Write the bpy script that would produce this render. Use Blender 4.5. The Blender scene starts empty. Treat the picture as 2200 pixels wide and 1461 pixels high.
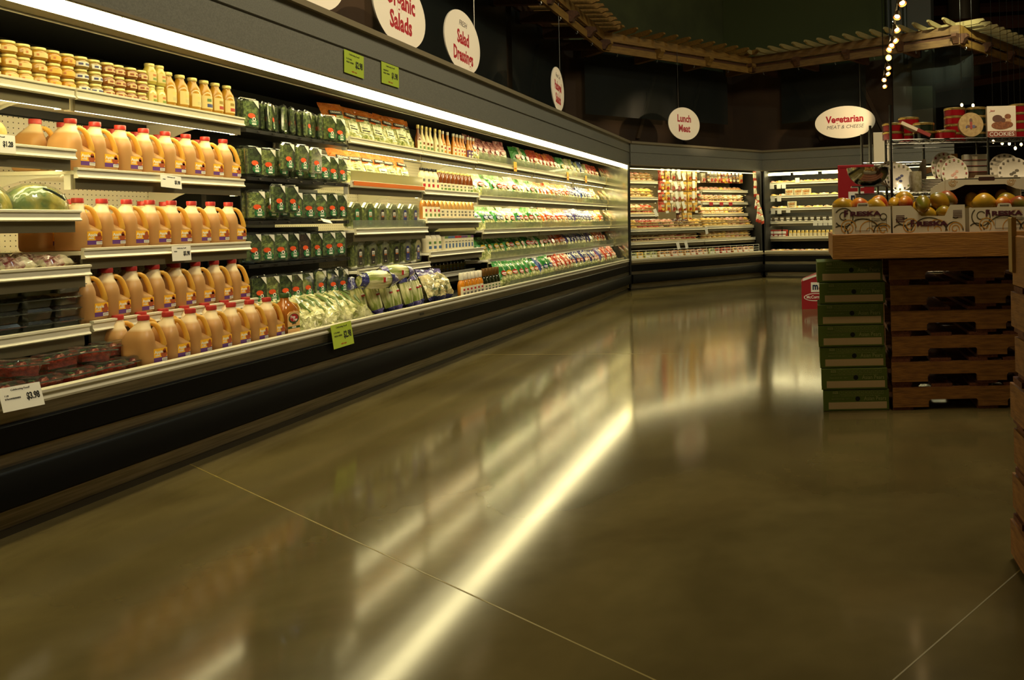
import bpy, math, random
from mathutils import Matrix, Vector
R_ = random.Random(7)
PI = math.pi
scene = bpy.context.scene
COL = scene.collection

# ------------------------------------------------------------------ camera, world, exposure
cam_data = bpy.data.cameras.new('camera')
cam_data.sensor_width = 36.0
cam_data.lens = 36.0 * 1723.0 / 2200.0      # view camera: shifted lens, optical axis along the aisle
cam_data.shift_x = -(1740.0 - 1100.0) / 2200.0
cam_data.shift_y = -(730.5 - 470.0) / 2200.0
cam_data.clip_end = 200
cam = bpy.data.objects.new('camera', cam_data)
COL.objects.link(cam)
ROLL = 0.021
cr, sr = math.cos(ROLL), math.sin(ROLL)
cam.matrix_world = Matrix(((cr, sr, 0, 0), (0, 0, -1, 0), (-sr, cr, 0, 1.25), (0, 0, 0, 1)))
scene.camera = cam
world = bpy.data.worlds.new('world')
scene.world = world
world.use_nodes = True
world.node_tree.nodes['Background'].inputs[0].default_value = (1.0, 0.78, 0.42, 1)
world.node_tree.nodes['Background'].inputs[1].default_value = 0.038
scene.view_settings.view_transform = 'Standard'
scene.view_settings.look = 'None'
scene.view_settings.exposure = 0.55
scene.view_settings.gamma = 1.0
scene.view_settings.use_curve_mapping = False
TUBE = 15.0            # fluorescent tubes
CANOPY = 12.0           # canopy light strip
FLUO = (1.0, 0.86, 0.43)
HALO = (1.0, 0.74, 0.40)

def wm(x, y, z=0.0):
    """survey coordinates (skewed with the shifted lens) to world metres"""
    return Vector((x-0.4*y, 1.0769*y, z))

def lamp(kind, name, loc, target, energy, color, **kw):
    d = bpy.data.lights.new(name, kind)
    d.energy = energy
    d.color = color
    for k, v in kw.items():
        setattr(d, k, v)
    o = bpy.data.objects.new(name, d)
    COL.objects.link(o)
    o.location = loc
    if target is not None:
        o.rotation_euler = (Vector(target) - Vector(loc)).to_track_quat('-Z', 'Y').to_euler()
    return o

# overhead store lighting (lamps assumed above the frame)
lamp('AREA', 'ceiling_lamp_light', (1.9, 3.2, 6.6), (1.7, 3.6, 0), 32, HALO, shape='DISK', size=2.6)
lamp('AREA', 'ceiling_lamp_light', (1.55, 10.9, 6.9), (1.55, 11.0, 0), 62, (0.80, 0.95, 0.85), shape='DISK', size=0.5)
lamp('AREA', 'ceiling_lamp_light', (1.2, 4.5, 6.6), (-3.3, 8.0, 2.6), 215, (1.0, 0.86, 0.58), shape='DISK', size=2.0)  # added fill, aimed to brighten the long fascia

# ------------------------------------------------------------------ frames
class Frame:
    def __init__(s, o, d, raw=False):
        L = math.hypot(*d); s.raw = raw
        s.o = o; s.d = (d[0]/L, d[1]/L); s.n = (-d[1]/L, d[0]/L)
        e = Vector((s.d[0], s.d[1], 0)) if raw else wm(*s.d)
        s.kx = e.length; s.rot = math.atan2(e.y, e.x)
    def p(s, a, t, z=0.0):
        x, y = s.o[0]+a*s.d[0]+t*s.n[0], s.o[1]+a*s.d[1]+t*s.n[1]
        return Vector((x, y, z)) if s.raw else wm(x, y, z)
Y1 = math.atan(0.4)
D1 = (math.sin(Y1), math.cos(Y1))
F1 = Frame((-D1[1]*3.10, D1[0]*3.10), D1)        # long case; t = 0 at its front lip
F2 = Frame((2.15, 13.65), (0.8, 0.6))            # angled meat case
F3 = Frame((5.45, 16.1), (0.923, -0.385))        # far case
W = Frame((0, 0), (1, 0))

# ------------------------------------------------------------------ materials
MATS = {}
def lin(c):
    def f(v):
        v /= 255.0
        return v/12.92 if v <= 0.04045 else ((v+0.055)/1.055)**2.4
    return (f(c[0]), f(c[1]), f(c[2]), 1)

def mat(name, col, rough=0.5, metal=0.0, col2=None, nscale=8.0, nmin=0.35, nmax=0.65, bump=0.0, bscale=40.0, coat=0.0,
        spec=0.5, emit=0.0, ecol=None, stretch=None, trans=0.0):
    if name in MATS:
        return MATS[name]
    m = bpy.data.materials.new(name)
    m.use_nodes = True
    nt = m.node_tree
    b = nt.nodes['Principled BSDF']
    b.inputs['Base Color'].default_value = lin(col)
    b.inputs['Roughness'].default_value = rough
    b.inputs['Metallic'].default_value = metal
    b.inputs['Coat Weight'].default_value = coat
    b.inputs['Coat Roughness'].default_value = 0.08
    b.inputs['Specular IOR Level'].default_value = spec
    if emit:
        b.inputs['Emission Color'].default_value = (ecol or FLUO) + (1,)
        b.inputs['Emission Strength'].default_value = emit
    tc = None
    if col2 is not None or bump:
        tc = nt.nodes.new('ShaderNodeTexCoord')
        vec = tc.outputs['Object']
        if stretch:
            mp = nt.nodes.new('ShaderNodeMapping')
            mp.inputs['Scale'].default_value = stretch
            nt.links.new(vec, mp.inputs['Vector'])
            vec = mp.outputs['Vector']
    if col2 is not None:
        n = nt.nodes.new('ShaderNodeTexNoise')
        n.inputs['Scale'].default_value = nscale
        n.inputs['Detail'].default_value = 4
        r = nt.nodes.new('ShaderNodeValToRGB')
        r.color_ramp.elements[0].position = nmin
        r.color_ramp.elements[1].position = nmax
        r.color_ramp.elements[0].color = lin(col)
        r.color_ramp.elements[1].color = lin(col2)
        nt.links.new(vec, n.inputs['Vector'])
        nt.links.new(n.outputs['Fac'], r.inputs['Fac'])
        nt.links.new(r.outputs['Color'], b.inputs['Base Color'])
    if bump:
        n2 = nt.nodes.new('ShaderNodeTexNoise')
        n2.inputs['Scale'].default_value = bscale
        n2.inputs['Detail'].default_value = 3
        bp = nt.nodes.new('ShaderNodeBump')
        bp.inputs['Strength'].default_value = bump
        bp.inputs['Distance'].default_value = 0.02
        nt.links.new(vec, n2.inputs['Vector'])
        nt.links.new(n2.outputs['Fac'], bp.inputs['Height'])
        nt.links.new(bp.outputs['Normal'], b.inputs['Normal'])
    if trans:
        t = nt.nodes.new('ShaderNodeBsdfTranslucent')
        t.inputs['Color'].default_value = lin(col)
        mx = nt.nodes.new('ShaderNodeMixShader')
        mx.inputs[0].default_value = trans
        out = nt.nodes['Material Output']
        nt.links.new(b.outputs[0], mx.inputs[1])
        nt.links.new(t.outputs[0], mx.inputs[2])
        nt.links.new(mx.outputs[0], out.inputs['Surface'])
    MATS[name] = m
    return m

def clear(name, tint=(235, 240, 225), gloss=0.12, rough=0.08, haze=0.08, bump=0.0, bscale=30):
    """thin clear plastic: mostly see-through with a glossy skin and a little haze"""
    if name in MATS:
        return MATS[name]
    m = bpy.data.materials.new(name)
    m.use_nodes = True
    nt = m.node_tree
    nt.nodes.remove(nt.nodes['Principled BSDF'])
    out = nt.nodes['Material Output']
    tr = nt.nodes.new('ShaderNodeBsdfTransparent'); tr.inputs[0].default_value = lin(tint)
    df = nt.nodes.new('ShaderNodeBsdfDiffuse'); df.inputs[0].default_value = lin(tint)
    gl = nt.nodes.new('ShaderNodeBsdfGlossy'); gl.inputs['Roughness'].default_value = rough
    m1 = nt.nodes.new('ShaderNodeMixShader'); m1.inputs[0].default_value = haze
    nt.links.new(tr.outputs[0], m1.inputs[1]); nt.links.new(df.outputs[0], m1.inputs[2])
    fr = nt.nodes.new('ShaderNodeLayerWeight'); fr.inputs[0].default_value = 0.35
    ma = nt.nodes.new('ShaderNodeMath'); ma.operation = 'MULTIPLY_ADD'
    ma.inputs[1].default_value = 0.5; ma.inputs[2].default_value = gloss
    nt.links.new(fr.outputs['Fresnel'], ma.inputs[0])
    m2 = nt.nodes.new('ShaderNodeMixShader')
    nt.links.new(ma.outputs[0], m2.inputs[0])
    nt.links.new(m1.outputs[0], m2.inputs[1]); nt.links.new(gl.outputs[0], m2.inputs[2])
    if bump:
        tc = nt.nodes.new('ShaderNodeTexCoord')
        n2 = nt.nodes.new('ShaderNodeTexNoise'); n2.inputs['Scale'].default_value = bscale
        bp = nt.nodes.new('ShaderNodeBump'); bp.inputs['Strength'].default_value = bump; bp.inputs['Distance'].default_value = 0.02
        nt.links.new(tc.outputs['Object'], n2.inputs['Vector']); nt.links.new(n2.outputs['Fac'], bp.inputs['Height'])
        nt.links.new(bp.outputs['Normal'], gl.inputs['Normal'])
    nt.links.new(m2.outputs[0], out.inputs['Surface'])
    MATS[name] = m
    return m

def emis(name, col, strength):
    if name in MATS:
        return MATS[name]
    m = bpy.data.materials.new(name)
    m.use_nodes = True
    nt = m.node_tree
    nt.nodes.remove(nt.nodes['Principled BSDF'])
    e = nt.nodes.new('ShaderNodeEmission')
    e.inputs[0].default_value = col + (1,)
    e.inputs[1].default_value = strength
    nt.links.new(e.outputs[0], nt.nodes['Material Output'].inputs['Surface'])
    MATS[name] = m
    return m

# ------------------------------------------------------------------ mesh builder
class MB:
    def __init__(s):
        s.v = []; s.f = []; s.m = []
    def add(s, vs, fs, mi=0, M=None):
        o = len(s.v)
        for p in vs:
            p = Vector(p)
            s.v.append(tuple(M @ p) if M is not None else tuple(p))
        for f in fs:
            s.f.append(tuple(i+o for i in f)); s.m.append(mi)
        return s
    def box(s, x0, x1, y0, y1, z0, z1, mi=0, M=None):
        vs = [(x0,y0,z0),(x1,y0,z0),(x1,y1,z0),(x0,y1,z0),(x0,y0,z1),(x1,y0,z1),(x1,y1,z1),(x0,y1,z1)]
        fs = [(3,2,1,0),(4,5,6,7),(0,1,5,4),(1,2,6,5),(2,3,7,6),(3,0,4,7)]
        return s.add(vs, fs, mi, M)
    def cbox(s, x0, x1, y0, y1, z0, z1, c=0.004, mi=0, M=None):
        """box with chamfered edges (superellipse-free, cheap): a prism with cut corners"""
        pr = [(y0+c,z0),(y1-c,z0),(y1,z0+c),(y1,z1-c),(y1-c,z1),(y0+c,z1),(y0,z1-c),(y0,z0+c)]
        return s.prism(pr, x0, x1, mi, M)
    def prism(s, prof, x0, x1, mi=0, M=None, caps=True):
        """profile of (y, z) pushed along x"""
        n = len(prof)
        vs = [(x0, y, z) for y, z in prof] + [(x1, y, z) for y, z in prof]
        fs = [(i, i+n, (i+1) % n + n, (i+1) % n) for i in range(n)]
        if caps:
            fs.append(tuple(range(n))); fs.append(tuple(reversed(range(n, 2*n))))
        return s.add(vs, fs, mi, M)
    def plate(s, prof, y0, y1, mi=0, M=None):
        """outline of (x, z) given thickness along y"""
        n = len(prof)
        vs = [(x, y0, z) for x, z in prof] + [(x, y1, z) for x, z in prof]
        fs = [(i, (i+1) % n, (i+1) % n + n, i+n) for i in range(n)]
        fs.append(tuple(reversed(range(n)))); fs.append(tuple(range(n, 2*n)))
        return s.add(vs, fs, mi, M)
    def lathe(s, prof, seg=16, mi=0, M=None, sx=1.0, sy=1.0):
        n = len(prof); vs = []; fs = []
        for r, z in prof:
            for k in range(seg):
                a = 2*PI*k/seg
                vs.append((r*math.cos(a)*sx, r*math.sin(a)*sy, z))
        for i in range(n-1):
            for k in range(seg):
                a = i*seg+k; b = i*seg+(k+1) % seg
                fs.append((a, b, b+seg, a+seg))
        fs.append(tuple(reversed(range(seg)))); fs.append(tuple(range((n-1)*seg, n*seg)))
        return s.add(vs, fs, mi, M)
    def tube(s, pts, r, seg=8, mi=0, M=None, rz=None):
        pts = [Vector(p) for p in pts]; vs = []; fs = []
        n = len(pts); up = None
        for i, p in enumerate(pts):
            d = (pts[min(i+1, n-1)] - pts[max(i-1, 0)]).normalized()
            if up is None:
                up = Vector((0, 0, 1)) if abs(d.z) < 0.9 else Vector((0, 1, 0))
            x = d.cross(up).normalized(); y = x.cross(d).normalized(); up = y
            rr = r[i] if isinstance(r, (list, tuple)) else r
            for k in range(seg):
                a = 2*PI*k/seg
                vs.append(p + x*rr*math.cos(a) + y*(rz or rr)*math.sin(a))
        for i in range(n-1):
            for k in range(seg):
                a = i*seg+k; b = i*seg+(k+1) % seg
                fs.append((a, a+seg, b+seg, b))
        fs.append(tuple(range(seg))); fs.append(tuple(reversed(range((n-1)*seg, n*seg))))
        return s.add(vs, fs, mi, M)
    def disc(s, cx, cz, rx, rz, y, th=0.001, seg=24, mi=0, M=None):
        pr = [(cx+rx*math.cos(2*PI*k/seg), cz+rz*math.sin(2*PI*k/seg)) for k in range(seg)]
        return s.plate(pr, y-th, y, mi, M)
    def loft(s, rings, mi=0, M=None, caps=True):
        n = len(rings[0]); vs = []; fs = []
        for r in rings:
            vs += list(r)
        for i in range(len(rings)-1):
            for k in range(n):
                a = i*n+k; b = i*n+(k+1) % n
                fs.append((a, b, b+n, a+n))
        if caps:
            fs.append(tuple(reversed(range(n)))); fs.append(tuple(range((len(rings)-1)*n, len(rings)*n)))
        return s.add(vs, fs, mi, M)
    def blob(s, rx, ry, rz, nu=10, nv=7, jit=0.0, mi=0, M=None, rnd=None, pw=1.0):
        rnd = rnd or R_
        vs = [(0, 0, -rz)]; fs = []
        for j in range(1, nv):
            t = PI*j/nv - PI/2
            for i in range(nu):
                a = 2*PI*i/nu
                k = 1 + jit*(rnd.random()-0.5)*2
                c = abs(math.cos(t))**pw
                vs.append((rx*c*math.cos(a)*k, ry*c*math.sin(a)*k, rz*math.sin(t)*k))
        vs.append((0, 0, rz))
        for i in range(nu):
            fs.append((0, 1+(i+1) % nu, 1+i))
        for j in range(nv-2):
            for i in range(nu):
                a = 1+j*nu+i; b = 1+j*nu+(i+1) % nu
                fs.append((a, b, b+nu, a+nu))
        L = len(vs)-1
        for i in range(nu):
            fs.append((1+(nv-2)*nu+i, 1+(nv-2)*nu+(i+1) % nu, L))
        return s.add(vs, fs, mi, M)
    def mesh(s, name, mats, sharp=40):
        me = bpy.data.meshes.new(name)
        me.from_pydata(s.v, [], s.f)
        ml = mats if isinstance(mats, (list, tuple)) else [mats]
        for m in ml:
            me.materials.append(m)
        me.polygons.foreach_set('material_index', s.m)
        me.polygons.foreach_set('use_smooth', [True]*len(s.f))
        me.update()
        me.set_sharp_from_angle(angle=math.radians(sharp))
        return me
    def build(s, name, mats, parent=None, sharp=40):
        o = bpy.data.objects.new(name, s.mesh(name, mats, sharp))
        COL.objects.link(o)
        if parent is not None:
            adopt(o, parent)
        return o

CH = {}
def adopt(o, parent):
    o.parent = parent
    CH.setdefault(parent.name, []).append(o)
    return o

TXT = {}
def text_mb(body, size, bold=0.0, shear=0.0, sx=1.0, align='CENTER', th=0.0006):
    """lettering standing in the xz plane, read from -y; returns an MB-like (verts, faces)"""
    key = (body, size, bold, shear, sx, align)
    if key not in TXT:
        c = bpy.data.curves.new('lettering_curve', 'FONT')
        c.body = body; c.size = size; c.align_x = align; c.align_y = 'CENTER'
        c.offset = bold*size; c.shear = shear; c.extrude = th; c.resolution_u = 2
        o = bpy.data.objects.new('lettering_curve', c)
        COL.objects.link(o)
        bpy.context.view_layer.update()
        me = bpy.data.meshes.new_from_object(o.evaluated_get(bpy.context.evaluated_depsgraph_get()))
        TXT[key] = ([(v.co.x*sx, -v.co.z, v.co.y) for v in me.vertices], [tuple(p.vertices) for p in me.polygons])
        bpy.data.objects.remove(o); bpy.data.curves.remove(c); bpy.data.meshes.remove(me)
    return TXT[key]
def put_text(mb, body, size, x, y, z, mi=0, M=None, **kw):
    vs, fs = text_mb(body, size, **kw)
    T = Matrix.Translation((x, y, z))
    mb.add(vs, fs, mi, (M @ T) if M is not None else T)
    return mb

# ------------------------------------------------------------------ objects
def tag(o, label, cat, group=None):
    o['label'] = label; o['category'] = cat
    if group:
        o['group'] = group
    return o
def thing(name, label=None, cat=None, group=None):
    o = bpy.data.objects.new(name, None)
    o.empty_display_size = 0.05
    COL.objects.link(o)
    if label:
        tag(o, label, cat, group)
    return o
def struct(o):
    o['kind'] = 'structure'
    return o
def at(o, fr, a, t, z, rz=0.0, rx=0.0, ry=0.0):
    o.location = fr.p(a, t, z)
    q = Matrix.Rotation(fr.rot + rz, 4, 'Z') @ Matrix.Rotation(rx, 4, 'X') @ Matrix.Rotation(ry, 4, 'Y')
    o.rotation_euler = q.to_euler()
    if abs(fr.kx-1) > .01: o.scale = (fr.kx, 1, 1)
    return o
def copy_tree(o, parent=None):
    c = o.copy()
    COL.objects.link(c)
    if parent is not None:
        adopt(c, parent)
    for ch in CH.get(o.name, []):
        copy_tree(ch, c)
    return c
class Kind:
    """builds one of a kind the first time, copies it afterwards"""
    def __init__(s, fn, *a, **k):
        s.fn = fn; s.a = a; s.k = k; s.first = None
    def new(s, label, cat, group=None):
        if s.first is None:
            s.first = o = s.fn(*s.a, **s.k)
        else:
            o = copy_tree(s.first)
        for k in ('group', 'label', 'category'):
            if k in o: del o[k]
        return tag(o, label, cat, group)
ORD = ['first','second','third','fourth','fifth','sixth','seventh','eighth','ninth','tenth','eleventh','twelfth','thirteenth',
       'fourteenth','fifteenth','sixteenth','seventeenth','eighteenth','nineteenth']
TENS = ['','','twenty','thirty','forty','fifty','sixty']
TENTH = ['','','twentieth','thirtieth','fortieth','fiftieth','sixtieth']
def nth(i):
    i += 1
    if i < 20: return ORD[i-1]
    return TENTH[i//10] if i % 10 == 0 else TENS[i//10]+'-'+ORD[i % 10-1]

# ------------------------------------------------------------------ shared materials
steel = mat('brushed_steel', (150,142,122), 0.32, 0.9, col2=(118,110,92), nscale=3, stretch=(1,1,30), bump=0.05, bscale=60)
chrome = mat('chrome_wire', (170,170,165), 0.18, 1.0)
darkchrome = mat('dark_wire', (70,68,62), 0.25, 0.9)
bumper = mat('black_bumper', (11,11,10), 0.42, spec=0.10)
enamel = mat('white_enamel', (226,222,206), 0.35)
enamel_d = mat('cream_reflector', (235,230,210), 0.5)
railm = mat('price_rail_plastic', (214,208,184), 0.30)
railg = mat('grey_rail_groove', (120,116,100), 0.35)
blackm = mat('black_liner', (20,19,16), 0.55)
shieldm = mat('brown_shield', (92,84,60), 0.5)
lamin = mat('grey_laminate', (124,122,108), 0.55, col2=(104,102,90), nscale=120, nmin=0.3, nmax=0.7)
laminc = mat('tan_trim', (128,116,88), 0.45)
tube_on = emis('lit_tube', FLUO, TUBE)
canopy_on = emis('lit_canopy', FLUO, CANOPY)
paper = mat('white_card', (232,228,214), 0.6)
lime = mat('lime_card', (176,196,58), 0.6)
ink = mat('black_ink', (30,28,26), 0.7)
inkg = mat('grey_ink', (110,104,92), 0.7)
inkr = mat('red_ink', (170,30,36), 0.6)
inkw = mat('white_ink', (235,230,215), 0.6)

def perforated():
    m = bpy.data.materials.new('perforated_panel'); m.use_nodes = True
    nt = m.node_tree; b = nt.nodes['Principled BSDF']; b.inputs['Roughness'].default_value = 0.4
    tc = nt.nodes.new('ShaderNodeTexCoord'); sp = nt.nodes.new('ShaderNodeSeparateXYZ')
    nt.links.new(tc.outputs['Object'], sp.inputs[0])
    def mth(op, a, bv=None):
        n = nt.nodes.new('ShaderNodeMath'); n.operation = op
        nt.links.new(a, n.inputs[0])
        if bv is not None:
            if isinstance(bv, float): n.inputs[1].default_value = bv
            else: nt.links.new(bv, n.inputs[1])
        return n.outputs[0]
    def fr(o):
        f = mth('FRACT', mth('MULTIPLY', o, 34.0)); g = mth('SUBTRACT', f, 0.5)
        return mth('MULTIPLY', g, g)
    d = mth('ADD', fr(sp.outputs['X']), fr(sp.outputs['Z']))
    k = mth('GREATER_THAN', d, 0.014)
    mx = nt.nodes.new('ShaderNodeMix'); mx.data_type = 'RGBA'
    mx.inputs['A'].default_value = lin((60,55,40)); mx.inputs['B'].default_value = lin((222,217,200))
    nt.links.new(k, mx.inputs['Factor']); nt.links.new(mx.outputs['Result'], b.inputs['Base Color'])
    return m
perf = perforated()

# ------------------------------------------------------------------ floor, walls, ceiling
def floor_material():
    m = bpy.data.materials.new('polished_concrete'); m.use_nodes = True
    nt = m.node_tree; b = nt.nodes['Principled BSDF']
    tc = nt.nodes.new('ShaderNodeTexCoord')
    def noise(sc, det, dist=0.0):
        n = nt.nodes.new('ShaderNodeTexNoise'); n.inputs['Scale'].default_value = sc
        n.inputs['Detail'].default_value = det; n.inputs['Distortion'].default_value = dist
        nt.links.new(tc.outputs['Object'], n.inputs['Vector']); return n.outputs['Fac']
    def ramp(f, p0, c0, p1, c1):
        r = nt.nodes.new('ShaderNodeValToRGB'); e = r.color_ramp.elements
        e[0].position = p0; e[1].position = p1; e[0].color = c0; e[1].color = c1
        nt.links.new(f, r.inputs[0]); return r.outputs[0]
    a = ramp(noise(1.1, 3, 0.6), 0.3, lin((78,68,40)), 0.72, lin((106,94,58)))
    c = ramp(noise(9, 2), 0.35, (0.91,0.91,0.90,1), 0.7, (1,1,1,1))
    def mul(x, y):
        n = nt.nodes.new('ShaderNodeMix'); n.data_type = 'RGBA'; n.blend_type = 'MULTIPLY'; n.inputs['Factor'].default_value = 1
        nt.links.new(x, n.inputs['A']); nt.links.new(y, n.inputs['B']); return n.outputs['Result']
    nt.links.new(mul(a, c), b.inputs['Base Color'])
    rr = nt.nodes.new('ShaderNodeMapRange'); rr.inputs['To Min'].default_value = 0.080; rr.inputs['To Max'].default_value = 0.130
    nt.links.new(noise(2.3, 4), rr.inputs['Value']); nt.links.new(rr.outputs[0], b.inputs['Roughness'])
    b.inputs['Specular IOR Level'].default_value = 0.30
    return m
struct(MB().box(-14, 26, -6, 34, -0.12, 0).build('floor', floor_material()))
jm = mat('joint_filler', (128,112,52), 0.4)
def joint(n, p, q):
    p = wm(*p); q = wm(*q); d = (q-p).normalized(); L = (q-p).length
    o = MB().box(0, L, -0.0026, 0.0026, 0.0, 0.0006).build('trim_%d' % n, jm)
    o.location = p; o.rotation_euler = (0, 0, math.atan2(d.y, d.x)); struct(o)
joint(1, (-1.775, 4.02), (2.4, 0.14))
joint(2, (1.90, 2.73), (-2.6, -0.88))
joint(3, (-0.75, 7.25), (1.55, 7.05))

wallg = mat('dark_green_wall', (84,90,52), 0.8, col2=(72,76,44), nscale=1.5)
wallb = mat('dark_umber_wall', (76,54,30), 0.8, col2=(60,42,24), nscale=0.9)
wallc = mat('far_dark_wall', (50,38,24), 0.85)
def wall(name, fr, s0, s1, t, z0, z1, m, th=0.15):
    o = MB().box(0, s1-s0, 0, th, z0, z1).build(name, m)
    at(o, fr, s0, t, 0); return struct(o)
wall('wall_left', F1, -8, 14.6, 1.25, 0, 4.9, wallb)
wall('wall_corner', F2, -0.9, 5.0, 1.25, 0, 4.7, wallb)
wall('wall_back', F3, -0.75, 3.35, 1.25, 0, 4.7, wallb)
# taller green walls above and behind the pergola
wall('wall_left_upper', F1, -8, 14.9, 1.55, 4.5, 8.2, wallg)
wall('wall_corner_upper', F2, -1.0, 5.3, 1.60, 3.6, 8.2, wallg)
wall('wall_back_upper', F3, -0.95, 3.4, 1.55, 3.6, 8.2, mat('olive_wall', (72,80,40), 0.8))
wall('wall_far', W, 5.0, 34.0, 28.0, 0, 9, wallc)
wall('wall_right', Frame((14.0,-6.0),(1,0),True), 0, .2, 0, 0, 9, wallc, th=40.0)
struct(MB().box(-14, 26, -2, 34, 8.2, 8.3).build('ceiling', mat('brown_ceiling', (60,42,26), 0.8, col2=(44,32,22), nscale=2)))
wall('wall_back_pilaster', F3, 2.62, 3.36, 1.0, 2.9, 8.2, mat('grey_wall', (92,90,78), 0.75), th=0.3)  # lit part of the back wall, its lightness put into the grey

# ------------------------------------------------------------------ refrigerated cases
def make_case(name, label, fr, s0, s1, backs, end_panel=None, light=True, fascia_z=(2.30, 2.70), splits=()):
    L = s1-s0
    root = tag(thing(name), label, 'refrigerated case')
    at(root, fr, s0, 0, 0)
    off = .14 if fr is F1 else 0
    if fr is F1: root.scale = (1, 1.0769, 1)
    P = lambda n, mb, m, sh=40, par=None: mb.build(n, m, par or root, sh)
    P('kick_plate', MB().box(0, L, 0.03, 0.06, 0.02, 0.14), steel)
    P('base_strip', MB().box(0, L, 0.02, 0.05, 0.0, 0.03), mat('dark_base', (60,54,40), 0.4, 0.5))  # dark strip painted as the shadow line at the floor
    P('bumper', MB().prism([(0.03,0.12),(-0.03,0.125),(-0.05,0.14),(-0.05,0.275),(-0.04,0.288),(-0.02,0.292),(0.03,0.292)], 0, L), bumper)
    P('steel_strip', MB().box(0, L, -0.002, 0.03, 0.285, 0.355), steel)
    P('bumper', MB().prism([(0.03,0.35),(-0.008,0.35),(-0.018,0.36),(-0.018,0.462),(-0.008,0.472),(0.03,0.472)], 0, L), bumper)
    P('front_panel', MB().prism([(0.03,0.468),(0.0,0.468),(-0.004,0.53),(0.03,0.535)], 0, L), steel)
    lip = MB().prism([(0.03,0.53),(-0.008,0.53),(-0.012,0.54),(-0.002,0.548),(-0.002,0.562),(-0.014,0.568),(-0.014,0.58),(0.03,0.582)], 0, L)
    P('lip_rail', lip, railm)
    P('deck', MB().prism([(0.02,0.535),(0.95,0.535),(0.95,0.55),(0.02,0.55)], 0, L), mat('deck_dark', (40,38,32), 0.5))
    P('case_body', MB().prism([(0.06,0.02),(0.99,0.02),(0.99,2.33),(0.96,2.33),(0.96,0.53),(0.06,0.53)], 0, L), blackm)
    for a, b, z0, z1, m in backs:
        P('back_panel', MB().box(max(0, a-s0+off+0.004), min(L-.06, b-s0+off-0.004), 0.935, 0.958, z0, z1), m)
    # canopy: roof, light strip, lip, fascia with a groove and a cap
    P('canopy_roof', MB().prism([(-0.04,2.335),(1.0,2.335),(1.0,2.36),(-0.04,2.36)], 0, L), blackm)
    if fr is F1: P('canopy_reflector', MB().prism([(-0.03,2.30),(0.17,2.262),(0.20,2.262),(0.20,2.30),(0.0,2.33),(-0.03,2.33)], 0, L), shieldm)
    if light and fr is not F1:
        P('fascia_return', MB().box(0, L, -0.03, 0.0, z0-0.045, z0), laminc)
        P('light_strip', MB().box(0.06, L-0.06, 0.03, 0.19, 2.322, 2.33), canopy_on)
    elif light:
        n = max(1, int(round(L/1.22)))
        for k in range(n):
            P('light_strip', MB().prism([(-0.022,2.2985),(0.115,2.271),(0.115,2.275),(-0.022,2.303)], k*L/n+0.004, (k+1)*L/n-0.004), canopy_on)
            P('inner_light_strip', MB().box(k*L/n+0.01, (k+1)*L/n-0.01, 0.215, 0.32, 2.295, 2.303), emis('lit_inner_strip', FLUO, 4.0))  # second strip hidden behind the lip, added to brighten the goods
    P('canopy_lip', MB().box(0, L, 0.196, 0.206, 2.252, 2.27), railm)
    z0, z1 = fascia_z
    fas = MB().prism([(-0.03,z0),(-0.045,z0+0.004),(-0.045,z0+0.225),(-0.037,z0+0.228),(-0.037,z0+0.238),(-0.05,z0+0.241),(-0.05,z1),(0.0,z1),(0.0,z0)], 0, L)
    fo = P('fascia', fas, lamin, 20)
    P('fascia_trim', MB().prism([(-0.046,z0-0.006),(-0.05,z0-0.002),(-0.05,z0+0.014),(-0.046,z0+0.014)], 0, L), laminc, 40, fo)
    P('cap_trim', MB().prism([(-0.085,z1),(-0.085,z1+0.042),(0.05,z1+0.045),(0.05,z1)], 0, L), laminc, 40, fo)
    if end_panel:
        for x, m in end_panel:
            P('end_panel', MB().prism([(0.0,0.05),(0.97,0.05),(0.97,2.33),(-0.02,2.33),(-0.005,1.4),(-0.002,0.58)], x-s0, x-s0+0.03), m)
    return root

mirror = mat('hazy_mirror_panel', (205,200,175), 0.10, 0.92, bump=0.06, bscale=2.2)
sections = [0.25, 1.47, 2.69, 3.91, 5.13, 6.36, 7.63]
make_case('refrigerated_case', 'long refrigerated produce case with lit canopy running down the left side', F1, 0.25, 13.48,
          [(0.25, 2.69, 0.55, 1.90, perf), (2.69, 3.91, 0.80, 1.90, perf), (2.69, 3.91, 0.55, 0.79, blackm), (3.91, 5.13, 0.55, 2.30, blackm), (5.13, 6.36, 0.55, 1.96, perf),
           (6.36, 7.63, 0.55, 1.96, perf), (7.63, 13.31, 0.55, 1.98, enamel_d), (0.25, 3.91, 1.91, 2.30, blackm), (5.13, 13.31, 1.99, 2.30, blackm)],
          end_panel=[(13.45, mirror)])
make_case('refrigerated_case', 'short angled refrigerated case of packaged meat under the hanging round meat sign', F2, 0.03, 4.06,
          [(0.03, 4.06, 0.55, 2.30, mat('meat_back', (176,164,130), 0.5))], end_panel=[(0.0, blackm), (4.02, blackm)])
make_case('refrigerated_case', 'far refrigerated case with sparse shelves behind the green carton stack', F3, 0.0, 3.6,
          [(0.0, 3.6, 0.55, 2.30, blackm)], end_panel=[(0.0, blackm), (3.55, blackm)])

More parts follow.
